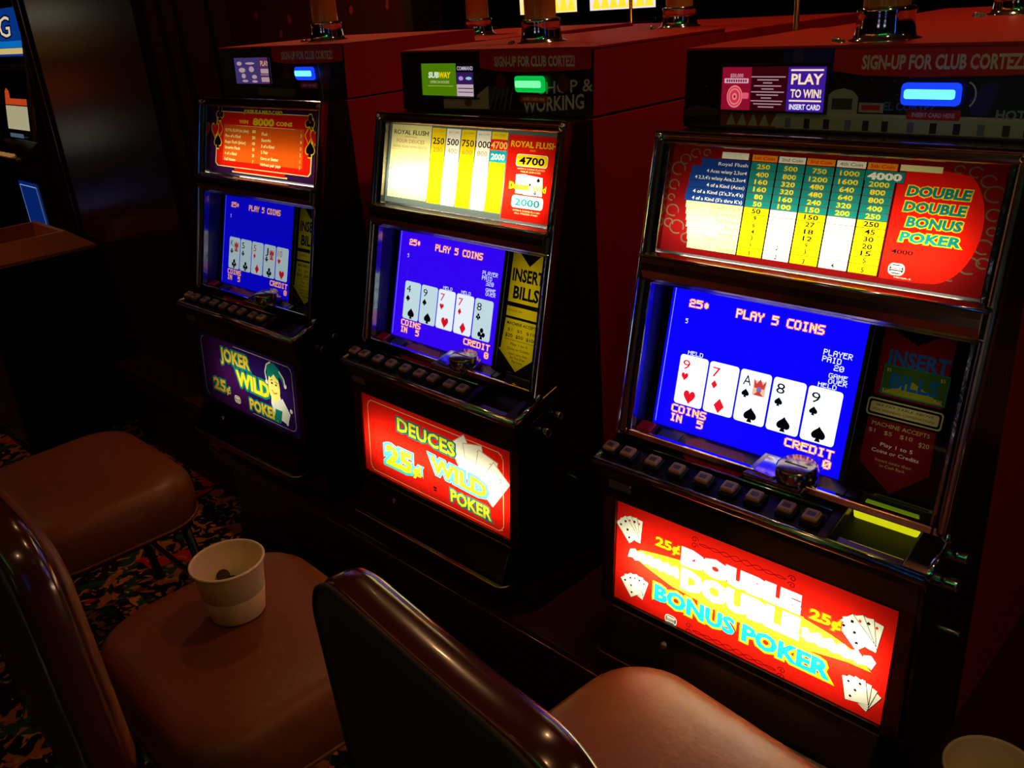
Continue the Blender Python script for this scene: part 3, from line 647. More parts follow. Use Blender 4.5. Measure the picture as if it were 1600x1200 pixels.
    # fluorescent tubes behind the glasses
    for nm, org, al, dp, W_, vv, nn in (('pay', g0, tube[1], tube[4], tube[0], (g1-g0).normalized(), None), ('belly', b0, tube[3], tube[5], tube[2], bv, None)):
        nn = Vector((0, -vv.z, vv.y)); L = bpy.data.lights.new(nm+'_tube', 'AREA'); L.shape = 'RECTANGLE'; L.size = .44 if nm == 'pay' else tube[6]; L.size_y = .012; L.energy = W_; L.color = (1, .96, .82)
        lo = bpy.data.objects.new(nm+'_tube_light', L); COL.objects.link(lo); lo.parent = R
        p = org+vv*al-nn*dp+Vector((tube[7] if nm == 'belly' else tube[8], 0, H)); X = Vector((1, 0, 0)); Zx = -nn; Yx = Zx.cross(X)
        lo.matrix_local = Matrix(((X.x, Yx.x, Zx.x, p.x), (X.y, Yx.y, Zx.y, p.y), (X.z, Yx.z, Zx.z, p.z), (0, 0, 0, 1)))
    if kind in 'ABC':
        L = bpy.data.lights.new('bill_lamp', 'AREA'); L.shape = 'RECTANGLE'; L.size = .08; L.size_y = .2; L.energy = {'A': .025, 'B': .085, 'C': .02}[kind]; L.color = (1, .95, .8)  # C's bill glass is unlit; its weak lamp is added to show the print
        lo = bpy.data.objects.new('bill_lamp_light', L); COL.objects.link(lo); lo.parent = R
        p = s0+sv*.12-sn*.05+Vector((.17, 0, H)); X = Vector((1, 0, 0)); Zx = -sn; Yx = Zx.cross(X)
        lo.matrix_local = Matrix(((X.x, Yx.x, Zx.x, p.x), (X.y, Yx.y, Zx.y, p.y), (X.z, Yx.z, Zx.z, p.z), (0, 0, 0, 1)))
    # button deck
    k0 = Vector((0, -.016, .077)); kv = Vector((0, .116, .031)).normalized(); kn = Vector((0, -kv.z, kv.y))
    MK = Matrix(((1, kv.x, kn.x, 0), (0, kv.y, kn.y, k0.y), (0, kv.z, kn.z, k0.z+H), (0, 0, 0, 1)))
    dk = MB(); M_ = mat('deck_bronze', (70, 50, 38), .22, .8, noise=.3, nscale=50)
    dk.box((-.272, .008, -.014), (.118, .056, -.003), BLACK, .002, MK); dk.box((-.272, .056, -.014), (.118, .122, .0), M_, .002, MK)
    dk.box((.118, .0, -.03), (.134, .122, -.0), M_, .002, MK); dk.box((.236, .0, -.03), (.272, .122, -.0), M_, .002, MK)
    dk.box((.134, .008, -.03), (.236, .122, -.024), MATTE, 0, MK); dk.box((.134, .088, -.024), (.236, .122, -.006), MATTE, .003, MK)
    dk.tube([MK @ Vector((-.27, .0, -.004)), MK @ Vector((.27, .0, -.004))], .008, DKCHROME, 12); dk.tube([MK @ Vector((-.272, .0, .003)), MK @ Vector((.272, .0, .003))], .0022, CHROME, 8)
    dk.tube([MK @ Vector((-.272, .057, .002)), MK @ Vector((.118, .057, .002))], .002, CHROME, 8)
    for s in (-1, 1): dk.tube([MK @ Vector((s*.27, .0, -.002)), MK @ Vector((s*.27, .07, .0))], .005, CHROME, 10); dk.lathe([(0, .009), (.007, .006), (.009, 0), (.007, -.006), (0, -.009)], CHROME, MK @ Vector((s*.268, .072, .006)), 12)
    deck = dk.build('button_deck', R)
    first = None
    for i, x in enumerate((-.258, -.222, -.172, -.126, -.078, -.032, .011, .062, .1)):
        w = .0135 if i not in (0,) else .012
        if first is None:
            b = MB(); b.box((-.0145, -.0135, -.004), (.0145, .0135, .004), MATTE, .002); b.box((-.0115, -.0105, .003), (.0115, .0105, .011), KEYCAP, .003)
            b.box((-.006, -.004, .0108), (.006, .004, .0113), mat('button_legend', (90, 80, 70), .5)); first = b.build('button', deck); bo = first
        else: bo = first.copy(); COL.objects.link(bo); bo.parent = deck
        bo.matrix_local = MK @ Matrix.Translation((x, .031, .0))
    b = MB(); b.box((-.249, .082, 0), (-.214, .112, .006), MATTE, .002, MK); b.box((-.246, .085, .004), (-.217, .109, .012), mat('red_button', (190, 24, 14), .35), .003, MK); tag(b.build('call_button', deck), 'red call button')
    b = MB(); b.box((-.208, .08, 0), (-.168, .112, .001), mat('grey_decal', (70, 76, 84), .3), 0, MK); b.build('denomination_decal', deck)
    P = Panel(); P.poly([(-.155, .1), (-.145, .111), (-.055, .111), (-.045, .1), (-.033, .07), (-.036, .06), (-.13, .06), (-.14, .068)], prt((190, 28, 18), .4))
    for y, w in ((.1, .07), (.0895, .085), (.079, .085), (.0685, .05)):
        for k in range(int(w/.0055)): P.rect(-.093-w/2+.0055*k, y, -.093-w/2+.0055*k+(.004 if k % 4 else .0025), y+.0048, prt((110, 74, 18)))
    P.build('instruction_plate', deck, MK @ Vector((0, 0, .0012)), kv.cross(kn), kv)
    # coin head
    b = MB(); b.prismz([(-.028, .06), (.07, .06), (.082, .085), (.07, .118), (-.02, .118)], 0, .014, DKCHROME, MK, .003)
    b.prismz([(-.015, .07), (.02, .066), (.035, .09), (.02, .112), (-.01, .11)], .013, .017, CHROME, MK, .0015)
    b.lathe([(0, .02), (.026, .02), (.03, .017), (.031, .002), (.031, 0)], DKCHROME, MK @ Vector((.046, .092, .012)), 28, MK.to_3x3().to_4x4() @ Matrix.Rotation(radians(-10), 4, 'X'))
    b.box((.028, .091, .0305), (.064, .094, .0325), MATTE, 0, MK); b.tube([MK @ Vector((.062, .074, .028)), MK @ Vector((.066, .064, .022)), MK @ Vector((.066, .061, -.0))], .0035, CHROME, 8)
    tag(b.build('coin_slot', deck), 'chrome coin slot head')
    if kind == 'C':
        b = MB(); b.box((.137, .078, -.022), (.228, .092, .004), lum((225, 225, 20), .85), .004, MK); tag(b.build('bill_entry_light', deck), 'glowing yellow bill entry bar')
        b = MB(); b.box((.148, .094, -.006), (.222, .101, .002), lum((150, 190, 20), .25), .002, MK); b.build('bill_entry_lens', deck)
    b = MB(); b.box((.139, .0105, -.0235), (.232, .03, -.014), DKCHROME, .002, MK); b.build('bill_entry_lip', deck)
    # decal under the deck
    b = MB(); b.box(P3(-.245, -.0135, .03), P3(-.2, -.011, .045), mat('silver_decal', (120, 130, 130), .3, .6), .001); b.build('serial_plate', R)
    # side locks
    for (y, z, r, l) in ((.09, .055, .008, .02), (.05, .036, .009, .024), (.13, -.1, .004, .014)):
        b = MB(); b.lathe([(0, l), (r*.9, l), (r, l-.002), (r, 0)], CHROME, P3(.268, y, z), 16, Matrix.Rotation(pi/2, 4, 'Y')); b.build('key_lock', R)
    # coin tray
    tr = MB(); cs = []
    for a in range(0, 91, 15): cs.append((.228+.022*sin(radians(a)), -.044-.022*cos(radians(a))))
    pts = [(-x, y) for x, y in cs[::-1]]+cs
    bm = bmesh.new(); T = []; Bt = []; Up = []
    for x, y in pts+[(.25, .01), (-.25, .01)]:
        zt = -.276+max(0, (y+.066))*.15; T.append(bm.verts.new((x, y, zt+H))); Bt.append(bm.verts.new((x*.985, y*.9+.004, -.305+H)))
    n = len(T)
    for i in range(n): bm.faces.new((T[i], T[(i+1) % n], Bt[(i+1) % n], Bt[i]))
    bm.faces.new(Bt)
    bm.faces.new(T[::-1]); tr.merge(bm, BLACK)
    tr.prism([(y, z+H) for y, z in ((.01, -.202), (-.022, -.202), (-.03, -.215), (-.056, -.27), (-.056, -.275), (.01, -.272))], -.24, .24, BLACK, .003)
    tr.tube([(x, y, -.2755+H) for x, y in [(-.25, .0)]+pts+[(.25, .0)]], .0022, DKCHROME, 8)
    tr.lathe([(0, .003), (.006, .002), (.007, 0)], CHROME, P3(-.12, -.036, -.224), 12, Matrix.Rotation(radians(60), 4, 'X'))
    tag(tr.build('coin_tray', R), 'glossy black coin tray')
    # player tracking box
    if kind in 'ABC':
        o = box.build('tracking_display', R, P3(0, .2372, .580), (1, 0, 0), (0, .008, .115)); tag(o, 'printed casino display panel')
        ad.build('advert_screen', R, P3(0, .2358, .580), (1, 0, 0), (0, .008, .115))
        sh = MB(); MX_ = Matrix(((1, 0, 0, 0), (0, .0694, -.9976, .2372), (0, .9976, .0694, .580+H), (0, 0, 0, 1)))
        for a in ((-.204, .027, -.2, .096), (-.0395 if kind != 'C' else -.0305, .027, -.0345 if kind != 'C' else -.026, .096), (-.204, .0935, -.026, .0965), (-.204, .0255, -.026, .0285)): sh.box((a[0], a[1], -.001), (a[2], a[3], .0035), MATTE, 0, MX_)
        sh.build('advert_bezel', R)
        cl = (20, 60, 255) if kind != 'B' else (0, 170, 60); core = (90, 210, 255) if kind != 'B' else (110, 240, 150)
        l = MB(); l.box(P3(.079, .231, .6215), P3(.156, .2405, .6505), lum(cl, 1.2), .006); reader = l.build('card_reader', R); tag(reader, 'glowing blue card reader' if kind != 'B' else 'glowing green card reader')
        l = MB(); l.box(P3(.085, .2295, .6305), P3(.150, .232, .6425), lum(core, 2.2 if kind != 'B' else 1.4), .003); l.build('reader_slot', reader)
    # signal light on the roof
    if not simple: signal(R, P3, (-.0, .40, .697) if kind != 'C' else (.01, .33, .697), kind)
    return R
def signal(R, P3, p, kind=''):
    x, y, z = p
    b = MB(); b.lathe([(0, 0), (.05, 0), (.05, .003), (.043, .005), (.041, .012), (.039, .036), (.0405, .04), (.0395, .045), (.033, .047), (0, .047)], CHROME, P3(x, y, z), 40)
    for k in range(3): b.lathe([(0, .008), (.004, .007), (.006, 0)], CHROME, P3(x-.064+k*.011, y-.02-.014*k, z), 10)
    s = b.build('signal_light', R); tag(s, 'chrome base with amber candle lens')
    l = MB(); l.lathe([(.032, .047), (.032, .14), (.036, .142), (.036, .147), (.032, .149)], mat('amber_lens', (190, 120, 30), .25, coat=.4), P3(x, y, z), 32)
    l.lathe([(.032, .149), (.032, .26), (.03, .275), (0, .28)], mat('clear_lens', (200, 170, 110), .2, coat=.4), P3(x, y, z), 32); l.build('candle_lens', s)

kA = [('K', 'C', 1), ('5', 'C', 0), ('5', 'D', 0), ('J', 'C', 1), ('10', 'H', 0)]
kB = [('4', 'S', 0), ('9', 'S', 0), ('7', 'H', 0), ('7', 'D', 0), ('8', 'C', 0)]
kC = [('9', 'H', 0), ('7', 'D', 0), ('A', 'S', 1), ('8', 'S', 0), ('9', 'S', 0)]
# tube: pay W, pay along, belly W, belly along, pay depth, belly depth, belly length, belly x, pay x
machine('video_poker_machine', 'video poker machine with purple DOUBLE screen-less joker title glass', (-.69348, -.03642, LEDGE), .02947, .02107,
        top_joker(), belly_joker(), bills_yellow(1), screen(kA, .55, (12, 6, 235), over=False, x1=.096), box_face('A'), ad_purple(), (.32, .035, .3, .09, .055, .075, .3, .03, .02), 'A')
machine('video_poker_machine', 'x', (0, 0, LEDGE), 0, 0,
        top_deuces(), belly_deuces(), bills_yellow(0), screen(kB, 1.0, (50, 4, 240), held=(2, 3), paid='320'), box_face('B'), ad_subway(), (1.25, .05, 1.0, .085, .045, .04, .44, .01, -.02), 'B')
machine('video_poker_machine', 'x', (.73541, -.00201, LEDGE), .01526, -.0056,
        top_ddb(), belly_ddb(), bills_red(), screen(kC, 1.35, (8, 2, 255), held=(0, 4), paid='20'), box_face('C'), ad_play(), (.85, .04, 2.1, .088, .05, .036, .40, .0, -.02), 'C')
for o, L in zip([o for o in S.objects if o.name.startswith('video_poker_machine')], (
        'video poker machine titled JOKER WILD POKER on a dark purple glass',
        'video poker machine titled DEUCES WILD POKER with a yellow INSERT BILLS arrow',
        'video poker machine titled BONUS POKER with a glowing red glass, nearest the camera')): o['label'] = L

# ------------------------------------------------------------------ back-to-back machines behind: only their red housings and signal lights show
REARL = ('red housing of the machine back to back with the JOKER WILD machine', 'red housing of the machine back to back with the DEUCES WILD machine', 'red housing of the machine back to back with the BONUS POKER machine')
rear0 = None
for i, (x, y) in enumerate(((-.70, .0), (.0, 0), (.74, 0))):
    if rear0 is None:
        r = rear0 = empty('machine_housing', (x, .663+y, LEDGE), 0)
        b = MB(); b.box((-.26, 0, 0), (.26, .6, .94-.0), REDLAM, .002); b.box((-.268, .0, .942), (.268, .6, 1.052), REDLAM, .002); b.box((-.255, .005, .935), (.255, .59, .95), MATTE); b.build('housing_shell', r)
        signal(r, lambda a, b_, c: (a, b_, c), (.0, .22, 1.052))
    else: r = copy_tree(rear0); r.location = (x, .663+y, LEDGE)
    tag(r, REARL[i], 'machine housing', 'red housings of the rear machine row')

# ------------------------------------------------------------------ machine stand, floor, walls
WOOD = mat('dark_red_wood', (52, 20, 14), .3, coat=.2, noise=.25, nscale=30)
b = MB(); b.box((-1.02, -.045, .30), (2.3, 1.30, LEDGE), WOOD, .003); b.box((-1.0, .0, .0), (2.28, 1.28, .30), mat('stand_base', (30, 13, 10), .4), 0)
b.tube([(-1.02, -.046, .325), (2.3, -.046, .325)], .003, DKCHROME, 6); b.box((-1.0, -.012, 0), (2.28, 0.0, .09), MATTE)
tag(b.build('machine_stand'), 'dark wooden stand running under the row of poker machines', 'stand')

m, nt, bs = newmat('casino_carpet')
tc = nt.nodes.new('ShaderNodeTexCoord'); mp = nt.nodes.new('ShaderNodeMapping'); nt.links.new(tc.outputs['Object'], mp.inputs[0])
def nz(scale, det, dist=0, off=0):
    mm = nt.nodes.new('ShaderNodeMapping'); mm.inputs['Location'].default_value = (off, off*1.7, 0); nt.links.new(tc.outputs['Object'], mm.inputs[0])
    n = nt.nodes.new('ShaderNodeTexNoise'); n.inputs['Scale'].default_value = scale; n.inputs['Detail'].default_value = det; n.inputs['Distortion'].default_value = dist; nt.links.new(mm.outputs[0], n.inputs['Vector']); return n
col = None; prev = (.006, .005, .004, 1)
for (rgb, sc, th, off, di) in (((34, 60, 40), 9, .53, 3, 1.2), ((150, 86, 40), 11, .56, 9, 2.2), ((170, 20, 34), 7, .64, 21, .6), ((176, 110, 56), 16, .62, 33, 2.5)):
    n = nz(sc, 1.5, di, off); r = nt.nodes.new('ShaderNodeValToRGB'); r.color_ramp.elements[0].position = th; r.color_ramp.elements[1].position = th+.015
    nt.links.new(n.outputs['Fac'], r.inputs[0]); mx = nt.nodes.new('ShaderNodeMix'); mx.data_type = 'RGBA'; mx.inputs['B'].default_value = lin(rgb)
    if col: nt.links.new(col, mx.inputs['A'])
    else: mx.inputs['A'].default_value = prev
    nt.links.new(r.outputs[0], mx.inputs['Factor']); col = mx.outputs['Result']
nt.links.new(col, bs.inputs['Base Color']); bs.inputs['Roughness'].default_value = .95; bs.inputs['Specular IOR Level'].default_value = .1
pile = nz(500, 2); bp_ = nt.nodes.new('ShaderNodeBump'); bp_.inputs['Strength'].default_value = .5; bp_.inputs['Distance'].default_value = .003; nt.links.new(pile.outputs['Fac'], bp_.inputs['Height']); nt.links.new(bp_.outputs[0], bs.inputs['Normal'])
b = MB(); b.box((-9, -5, -.05), (5, 9, 0), m); struct(b.build('floor'))
b = MB(); b.box((-9, -5, 3.0), (5, 9, 3.1), mat('ceiling_paint', (176, 150, 132), .8, noise=.1, nscale=3)); struct(b.build('ceiling'))
# patterned maroon wallpaper
m, nt, bs = newmat('maroon_wallpaper'); tc = nt.nodes.new('ShaderNodeTexCoord')
v = nt.nodes.new('ShaderNodeTexVoronoi'); v.inputs['Scale'].default_value = 9; v.inputs['Randomness'].default_value = .55; nt.links.new(tc.outputs['Object'], v.inputs['Vector'])
n = nt.nodes.new('ShaderNodeTexNoise'); n.inputs['Scale'].default_value = 26; n.inputs['Detail'].default_value = 3; nt.links.new(tc.outputs['Object'], n.inputs['Vector'])
ad_ = nt.nodes.new('ShaderNodeMath'); ad_.operation = 'MULTIPLY_ADD'; ad_.inputs[1].default_value = .45; nt.links.new(n.outputs['Fac'], ad_.inputs[0]); nt.links.new(v.outputs['Distance'], ad_.inputs[2])
r = nt.nodes.new('ShaderNodeValToRGB'); r.color_ramp.elements[0].position = .38; r.color_ramp.elements[0].color = lin((220, 80, 70)); r.color_ramp.elements[1].position = .44; r.color_ramp.elements[1].color = lin((92, 24, 26))
nt.links.new(ad_.outputs[0], r.inputs[0]); nt.links.new(r.outputs[0], bs.inputs['Base Color']); bs.inputs['Roughness'].default_value = .6
b = MB(); b.box((-9, 1.62, 0), (-1.9, 1.75, 3.0), m); b.box((-1.93, 1.60, 0), (-1.87, 1.77, 3.0), WOOD, .004); struct(b.build('wall_back'))
PANELW = mat('dark_panel_wood', (48, 24, 18), .2, spec=.12, noise=.3, nscale=8)
b = MB(); b.box((-2.41, .2, 0), (-1.36, .46, 3.0), PANELW, .004)
struct(b.build('wall_left'))
b = MB()
for x in (-2.395, -2.33, -1.415, -1.385): b.tube([(x, .198, .34), (x, .198, 2.99)], .008, PANELW, 10)
for y in (.25, .3, .4): b.tube([(-1.362, y, .34), (-1.362, y, 2.99)], .008, PANELW, 10)
struct(b.build('trim_1'))
b = MB(); b.box((-1.98, .07, .30), (-1.03, .196, .338), WOOD, .006); b.box((-1.98, .08, .255), (-1.03, .196, .292), WOOD, .008); b.box((-1.96, .1, 0), (-1.03, .196, .255), mat('stand_base', (30, 13, 10), .4)); struct(b.build('baseboard_left'))
b = MB(); b.box((-9, 8.9, 0), (5, 9, 3.0), mat('far_wall', (40, 14, 10), .7, noise=.3, nscale=2)); struct(b.build('wall_far'))
b = MB(); b.box((4.9, -5, 0), (5, 8.9, 3.0), mat('far_wall', (40, 14, 10), .7)); struct(b.build('wall_right'))
b = MB(); b.box((-9, -5, 0), (4.9, -4.9, 3.0), mat('far_wall', (40, 14, 10), .7)); struct(b.build('wall_front'))
b = MB(); b.box((-9, -4.9, 0), (-8.9, 1.62, 3.0), mat('far_wall', (40, 14, 10), .7)); b.box((-9, 1.75, 0), (-8.9, 8.9, 3.0), mat('far_wall', (40, 14, 10), .7)); struct(b.build('wall_side'))

# ------------------------------------------------------------------ reel machines of the other banks, and unseen ones added for reflections
def reel_machine(loc, yaw, label, sign, topc, belly, art, sgn_s=1.0, group=None, letter=None):
    R = empty('slot_machine', loc, yaw); tag(R, label, 'slot machine', group)
    c = MB()
    c.prism([(.02, 0), (.02, .5), (-.04, .52), (-.03, .6), (.07, .66), (.17, 1.30), (.24, 1.30), (.5, 1.30), (.5, 0)], -.27, .27, BLACK, .004); c.build('cabinet', R)
    s0 = Vector((0, .063, .66)); s1 = Vector((0, .165, 1.30)); V = (s1-s0).normalized(); n = Vector((0, -V.z, V.y))
    MT = Matrix(((1, V.x, n.x, 0), (0, V.y, n.y, s0.y), (0, V.z, n.z, s0.z), (0, 0, 0, 1)))
    f = MB()
    for s in (-1, 1): f.box((s*.262-.01, 0, -.002), (s*.262+.01, .64, .012), DKCHROME, .003, MT)
    f.box((-.27, .62, -.002), (.27, .645, .012), DKCHROME, .003, MT); f.box((-.25, .33, -.002), (.25, .36, .012), DKCHROME, .003, MT); f.build('frame', R)
    g = Panel()
    if letter:
        g.rect(-.25, .40, .25, .625, lum((10, 70, 170), .5)); g.rect(-.25, .44, .25, .47, lum((14, 120, 210), .7)); g.rect(-.25, .41, .25, .437, lum((235, 205, 130), .7))
        g.text(letter, .0, .49, .1, lum((235, 215, 180), .8), w=.16, al='C', bold=.0, outline=(lum((10, 20, 70), .4), .06))
    else:
        g.rect(-.25, .37, .25, .61, lum(topc, .6))
        g.poly([(-.2, .37), (-.15, .58), (-.1, .6), (-.05, .56), (.0, .37)], lum(art, .5))
    g.build('top_glass', R, MT @ Vector((0, 0, .003)), (1, 0, 0), V)
    g = Panel(); g.rect(-.25, .02, .25, .32, lum((4, 4, 6), .1))
    if letter:
        g.rect(-.12, .05, .2, .165, lum((215, 205, 160), .55)); g.poly([(-.12, .17), (-.11, .235), (-.085, .25), (-.05, .235), (-.04, .2), (.2, .2), (.2, .17)], lum((225, 80, 30), .6)); g.rect(-.1, .01, .1, .03, lum((110, 130, 150), .4))
    else:
        g.rect(-.2, .08, .2, .3, lum((235, 225, 180), .55))
        for k in (-1, 0, 1):
            g.rect(k*.13-.055, .09, k*.13+.055, .29, lum((250, 245, 225), .6)); g.text('7', k*.13, .15, .07, lum((220, 30, 20), .6), al='C', bold=.04); g.rect(k*.13-.04, .25, k*.13+.04, .275, lum((20, 40, 160), .5))
        g.rect(-.2, .03, .2, .06, lum((90, 130, 180), .5))
    g.build('reel_window', R, MT @ Vector((0, 0, .003)), (1, 0, 0), V)
    d = MB(); d.box((-.27, -.06, .56), (.27, .06, .6), BRONZE, .008)
    for k in range(6): d.box((-.22+k*.07, -.05, .598), (-.18+k*.07, -.02, .612), lum((240, 170, 90), .3), .003)
    d.build('button_deck', R)
    g = Panel(); g.rect(-.24, .06, .24, .46, lum((2, 3, 8), .3)); g.rect(-.03 if letter else -.24, .06, .24, .46, lum(belly, .3 if letter else .5)); g.path([(-.02 if letter else -.22, .08), (.22, .08), (.22, .44), (-.02 if letter else -.22, .44)], .005, lum((170, 200, 255), .5), True)
    if not letter: g.poly(arc(0, .26, .12, .1), lum(art, .5))
    g.build('belly_glass', R, (0, .016, 0), (1, 0, 0), (0, 0, 1))
    if loc[2] > 0:
        b = MB(); b.box((-.3, .02, -loc[2]), (.3, .55, 0), mat('stand_base', (30, 13, 10), .4), .004); b.build('stand', R)
    if letter: return R
    # lit sign on top
    b = MB(); b.box((-.3, .14, 1.33), (.3, .26, 1.75), BLACK, .02); b.box((-.2, .18, 1.29), (.2, .3, 1.34), BLACK)
    t = b.build('sign_box', R)
    g = Panel(); g.rect(-.28, .02, .28, .4, lum(sign, .6*sgn_s))
    for k in range(7): g.poly([(-.26+k*.075, .03), (-.22+k*.075, .14+.03*(k % 2)), (-.185+k*.075, .03)], lum((255, 190, 40), 1.0*sgn_s))
    g.rrect(-.2, .2, .2, .32, .03, lum((255, 255, 230), 1.2))
    g.build('sign', t, (0, .1385, 1.34), (1, 0, 0), (0, 0, 1))
    return R
reel_machine((-3.785, .43, .34), 0, 'slot machine with a blue top glass showing a big G, beyond the dark pillar', (12, 80, 190), (200, 60, 10), (14, 60, 170), (230, 90, 30), 1.0, letter='G')
reel_machine((-3.42, 4.0, .0), 0, 'distant slot machine with a bright yellow lit sign, left of the two far signs', (255, 240, 170), (160, 40, 20), (120, 20, 20), (220, 150, 40), 1.6, 'far slot machines')
reel_machine((-2.74, 4.0, 0), 0, 'distant slot machine with a white lit sign, right of the two far signs', (255, 235, 240), (160, 40, 60), (120, 20, 20), (240, 60, 160), 1.6, 'far slot machines')
reel_machine((-5.2, -.95, 0), radians(72), 'unseen slot machine added facing the dark pillar, to reflect in its panel', (255, 170, 80), (220, 90, 20), (70, 110, 200), (230, 90, 30), .5)  # out of view, added for the pillar panel to reflect
reel_machine((.5, -3.7, 0), pi, 'unseen slot machine added behind the viewer for chrome reflections, left one', (200, 220, 255), (120, 60, 200), (30, 60, 200), (240, 200, 220), 1.1)  # this and the next: unseen, added as bright shapes for chrome to mirror
reel_machine((2.3, -3.7, 0), pi, 'unseen slot machine added behind the viewer for chrome reflections, right one', (90, 200, 255), (30, 120, 240), (30, 60, 200), (240, 120, 40), 1.2)

# ------------------------------------------------------------------ chairs
def rrect_pts(hx, y0, y1, r, n=6, taper=0):
    L = []
    for cx, cy, a in ((hx-r, y1-r, 0), (-hx+r, y1-r, 90), (-hx+r, y0+r, 180), (hx-r, y0+r, 270)):
        for k in range(n+1):
            t = radians(a+90*k/n); L.append((cx+r*cos(t), cy+r*sin(t)))
    return [(x*(1+taper*(y-(y0+y1)/2)), y) for x, y in L]
def cushion(out, prof, m, cx, cy, crown=0, plane='XY', y0=0):
    """stack of inset outlines: prof = [(scale shrink in m, height)]"""
    bm = bmesh.new(); rings = []
    for ins, z in prof:
        R_ = []
        for x, y in out:
            dx, dy = x-cx, y-cy; d = math.hypot(dx, dy); k = max(0, (d-ins)/d); R_.append((cx+dx*k, cy+dy*k, z))
        rings.append([bm.verts.new(p) for p in R_])
    n = len(out)
    for A, B in zip(rings, rings[1:]):
        for i in range(n): bm.faces.new((A[i], A[(i+1) % n], B[(i+1) % n], B[i]))
    bm.faces.new(rings[0][::-1]); bm.faces.new(rings[-1])
    bmesh.ops.recalc_face_normals(bm, faces=bm.faces[:])
    return bm
def chair(loc, rz):
    R = empty('casino_chair', loc, rz)
    out = rrect_pts(.243, -.2, .215, .11, 8, .12)
    bm = cushion(out, [(.03, .375), (.008, .38), (.0, .40), (-.003, .44), (.0, .468), (.008, .486), (.022, .497), (.045, .503), (.09, .507), (.15, .509), (.2, .5095)], VINYL, 0, 0)
    s = MB(); s.merge(bm, VINYL, None, True)
    s.tube([(x, y, .392) for x, y in out], .004, VINYL, 8, True)
    tag(s.build('seat', R), 'padded brown vinyl seat')
    # backrest: outline in (x,z)
    bo = rrect_pts(.220, 0, .49, .085, 10)
    Wb = Matrix(((1, 0, 0, 0), (0, 0, -1, 0), (0, 1, 0, 0), (0, 0, 0, 1)))
    def shape(co):
        x, y, z = co; lean = -(z)*.04; return Vector((x, y+lean+x*x*.1-.03, z))
    def place(bm):
        bm.transform(Wb)                      # outline x->x, y->z, thickness->-y
        for v in bm.verts: c = shape((v.co.x, v.co.y, v.co.z)); v.co = c+Vector((0, -.264, .455))
        return bm
    bm = cushion(bo, [(.03, -.031), (.012, -.028), (.003, -.02), (0, -.01), (0, .012), (.004, .022)], WINE, 0, .23)
    bmesh.ops.subdivide_edges(bm, edges=[e for e in bm.edges if e.calc_length() > .12], cuts=5, use_grid_fill=True)
    b = MB(); b.merge(place(bm), WINE, None, True); tag(b.build('backrest', R), 'glossy wine vinyl wrapped backrest')
    # front pad and rear panel
    bm = cushion(bo, [(.03, -.03), (.04, -.042), (.06, -.05), (.1, -.056), (.16, -.058), (.2, -.0585)], VINYL, 0, .23); b = MB(); b.merge(place(bm), VINYL, None, True); b.build('back_pad', R)
    bm = cushion(bo, [(.004, .018), (.006, .0245), (.05, .0255), (.1, .026), (.17, .026), (.2, .026)], BACKF, 0, .23); b = MB(); b.merge(place(bm), BACKF, None, True)
    pp = []
    for x, z in bo:
        d = math.hypot(x, z-.23); k = (d-.004)/d; c = shape((x*k, -.024, .23+(z-.23)*k)); pp.append(c+Vector((0, -.264, .455)))
    b.tube(pp, .0035, BACKF, 6, True); tag(b.build('back_panel', R), 'dark brown rear panel with piping')
    # frame
    f = MB()
    f.box((-.2, -.18, .355), (.2, .18, .378), STEEL, .004)
    for sx in (-1, 1): f.tube([(sx*.2, -.12, .365), (sx*.2, -.21, .37), (sx*.18, -.26, .42), (sx*.18, -.285, .5)], .011, STEEL, 8)
    f.build('seat_frame', R)
    for sx in (-1, 1):
        for sy in (-1, 1):
            l = MB(); l.tube([(sx*.19, sy*.16, .36), (sx*.2, sy*.175, .2), (sx*.215, sy*.2, .008)], .012, STEEL, 10); l.lathe([(0, 0), (.016, 0), (.016, .012), (.012, .014)], MATTE, (sx*.215, sy*.2, 0), 12); l.build('leg', R)
    f = MB(); q = rrect_pts(.203, -.185, .185, .03, 3); f.tube([(x, y, .15) for x, y in q], .008, CHROME, 8, True); f.build('foot_ring', R)
    return R
ch = chair((.055, -.50, 0), 0)
CH = [(ch, (.06, -.515, -.03), 'brown vinyl casino chair with a white coin bucket on its seat'), (None, (.815, -.320, -.10), 'brown vinyl casino chair at the BONUS POKER machine, nearest the camera'), (None, (-.80, -.48, 0.0), 'brown vinyl casino chair at the JOKER WILD machine, empty seat')]
for o, l, lb in CH:
    o = o or copy_tree(ch); o.location = (l[0], l[1], 0); o.rotation_euler = (0, 0, l[2]); tag(o, lb, 'chair', 'brown vinyl chairs along the poker machines')

# ------------------------------------------------------------------ coin buckets
PLA = mat('cream_plastic', (232, 196, 160), .45, noise=.04, nscale=12)
def bucket(loc, h=.112, r=.063, rb=.048):
    R = empty('coin_bucket', loc)
    b = MB(); t = .0016
    b.lathe([(0, .002), (rb-.003, .002), (rb, .004), (rb+(r-rb)*.45, h*.47), (rb+(r-rb)*.45+.0006, h*.475), (r-.0015, h*.93), (r-.0005, h*.955), (r+.0022, h*.96), (r+.0025, h*.985), (r+.001, h), (r-.0015, h), (r-.003, h*.97), (rb-t, .006), (0, .006)], PLA, (0, 0, 0), 64)
    tag(b.build('bucket_body', R), 'cream plastic tub'); 
    s = MB(); s.lathe([(rb+.0004, .006), (rb+(r-rb)*.43+.0008, h*.455), (rb+(r-rb)*.43+.0004, h*.457)], mat('coin_shade_tint', (196, 150, 118), .5, noise=.12, nscale=40), (0, 0, 0), 64); s.build('coin_shade_band', R)  # shade of the coins through the plastic, put into a darker band colour
    return R
B1 = bucket((.008, -.487, .5095)); tag(B1, 'cream plastic coin bucket standing on a brown chair seat', 'coin bucket')
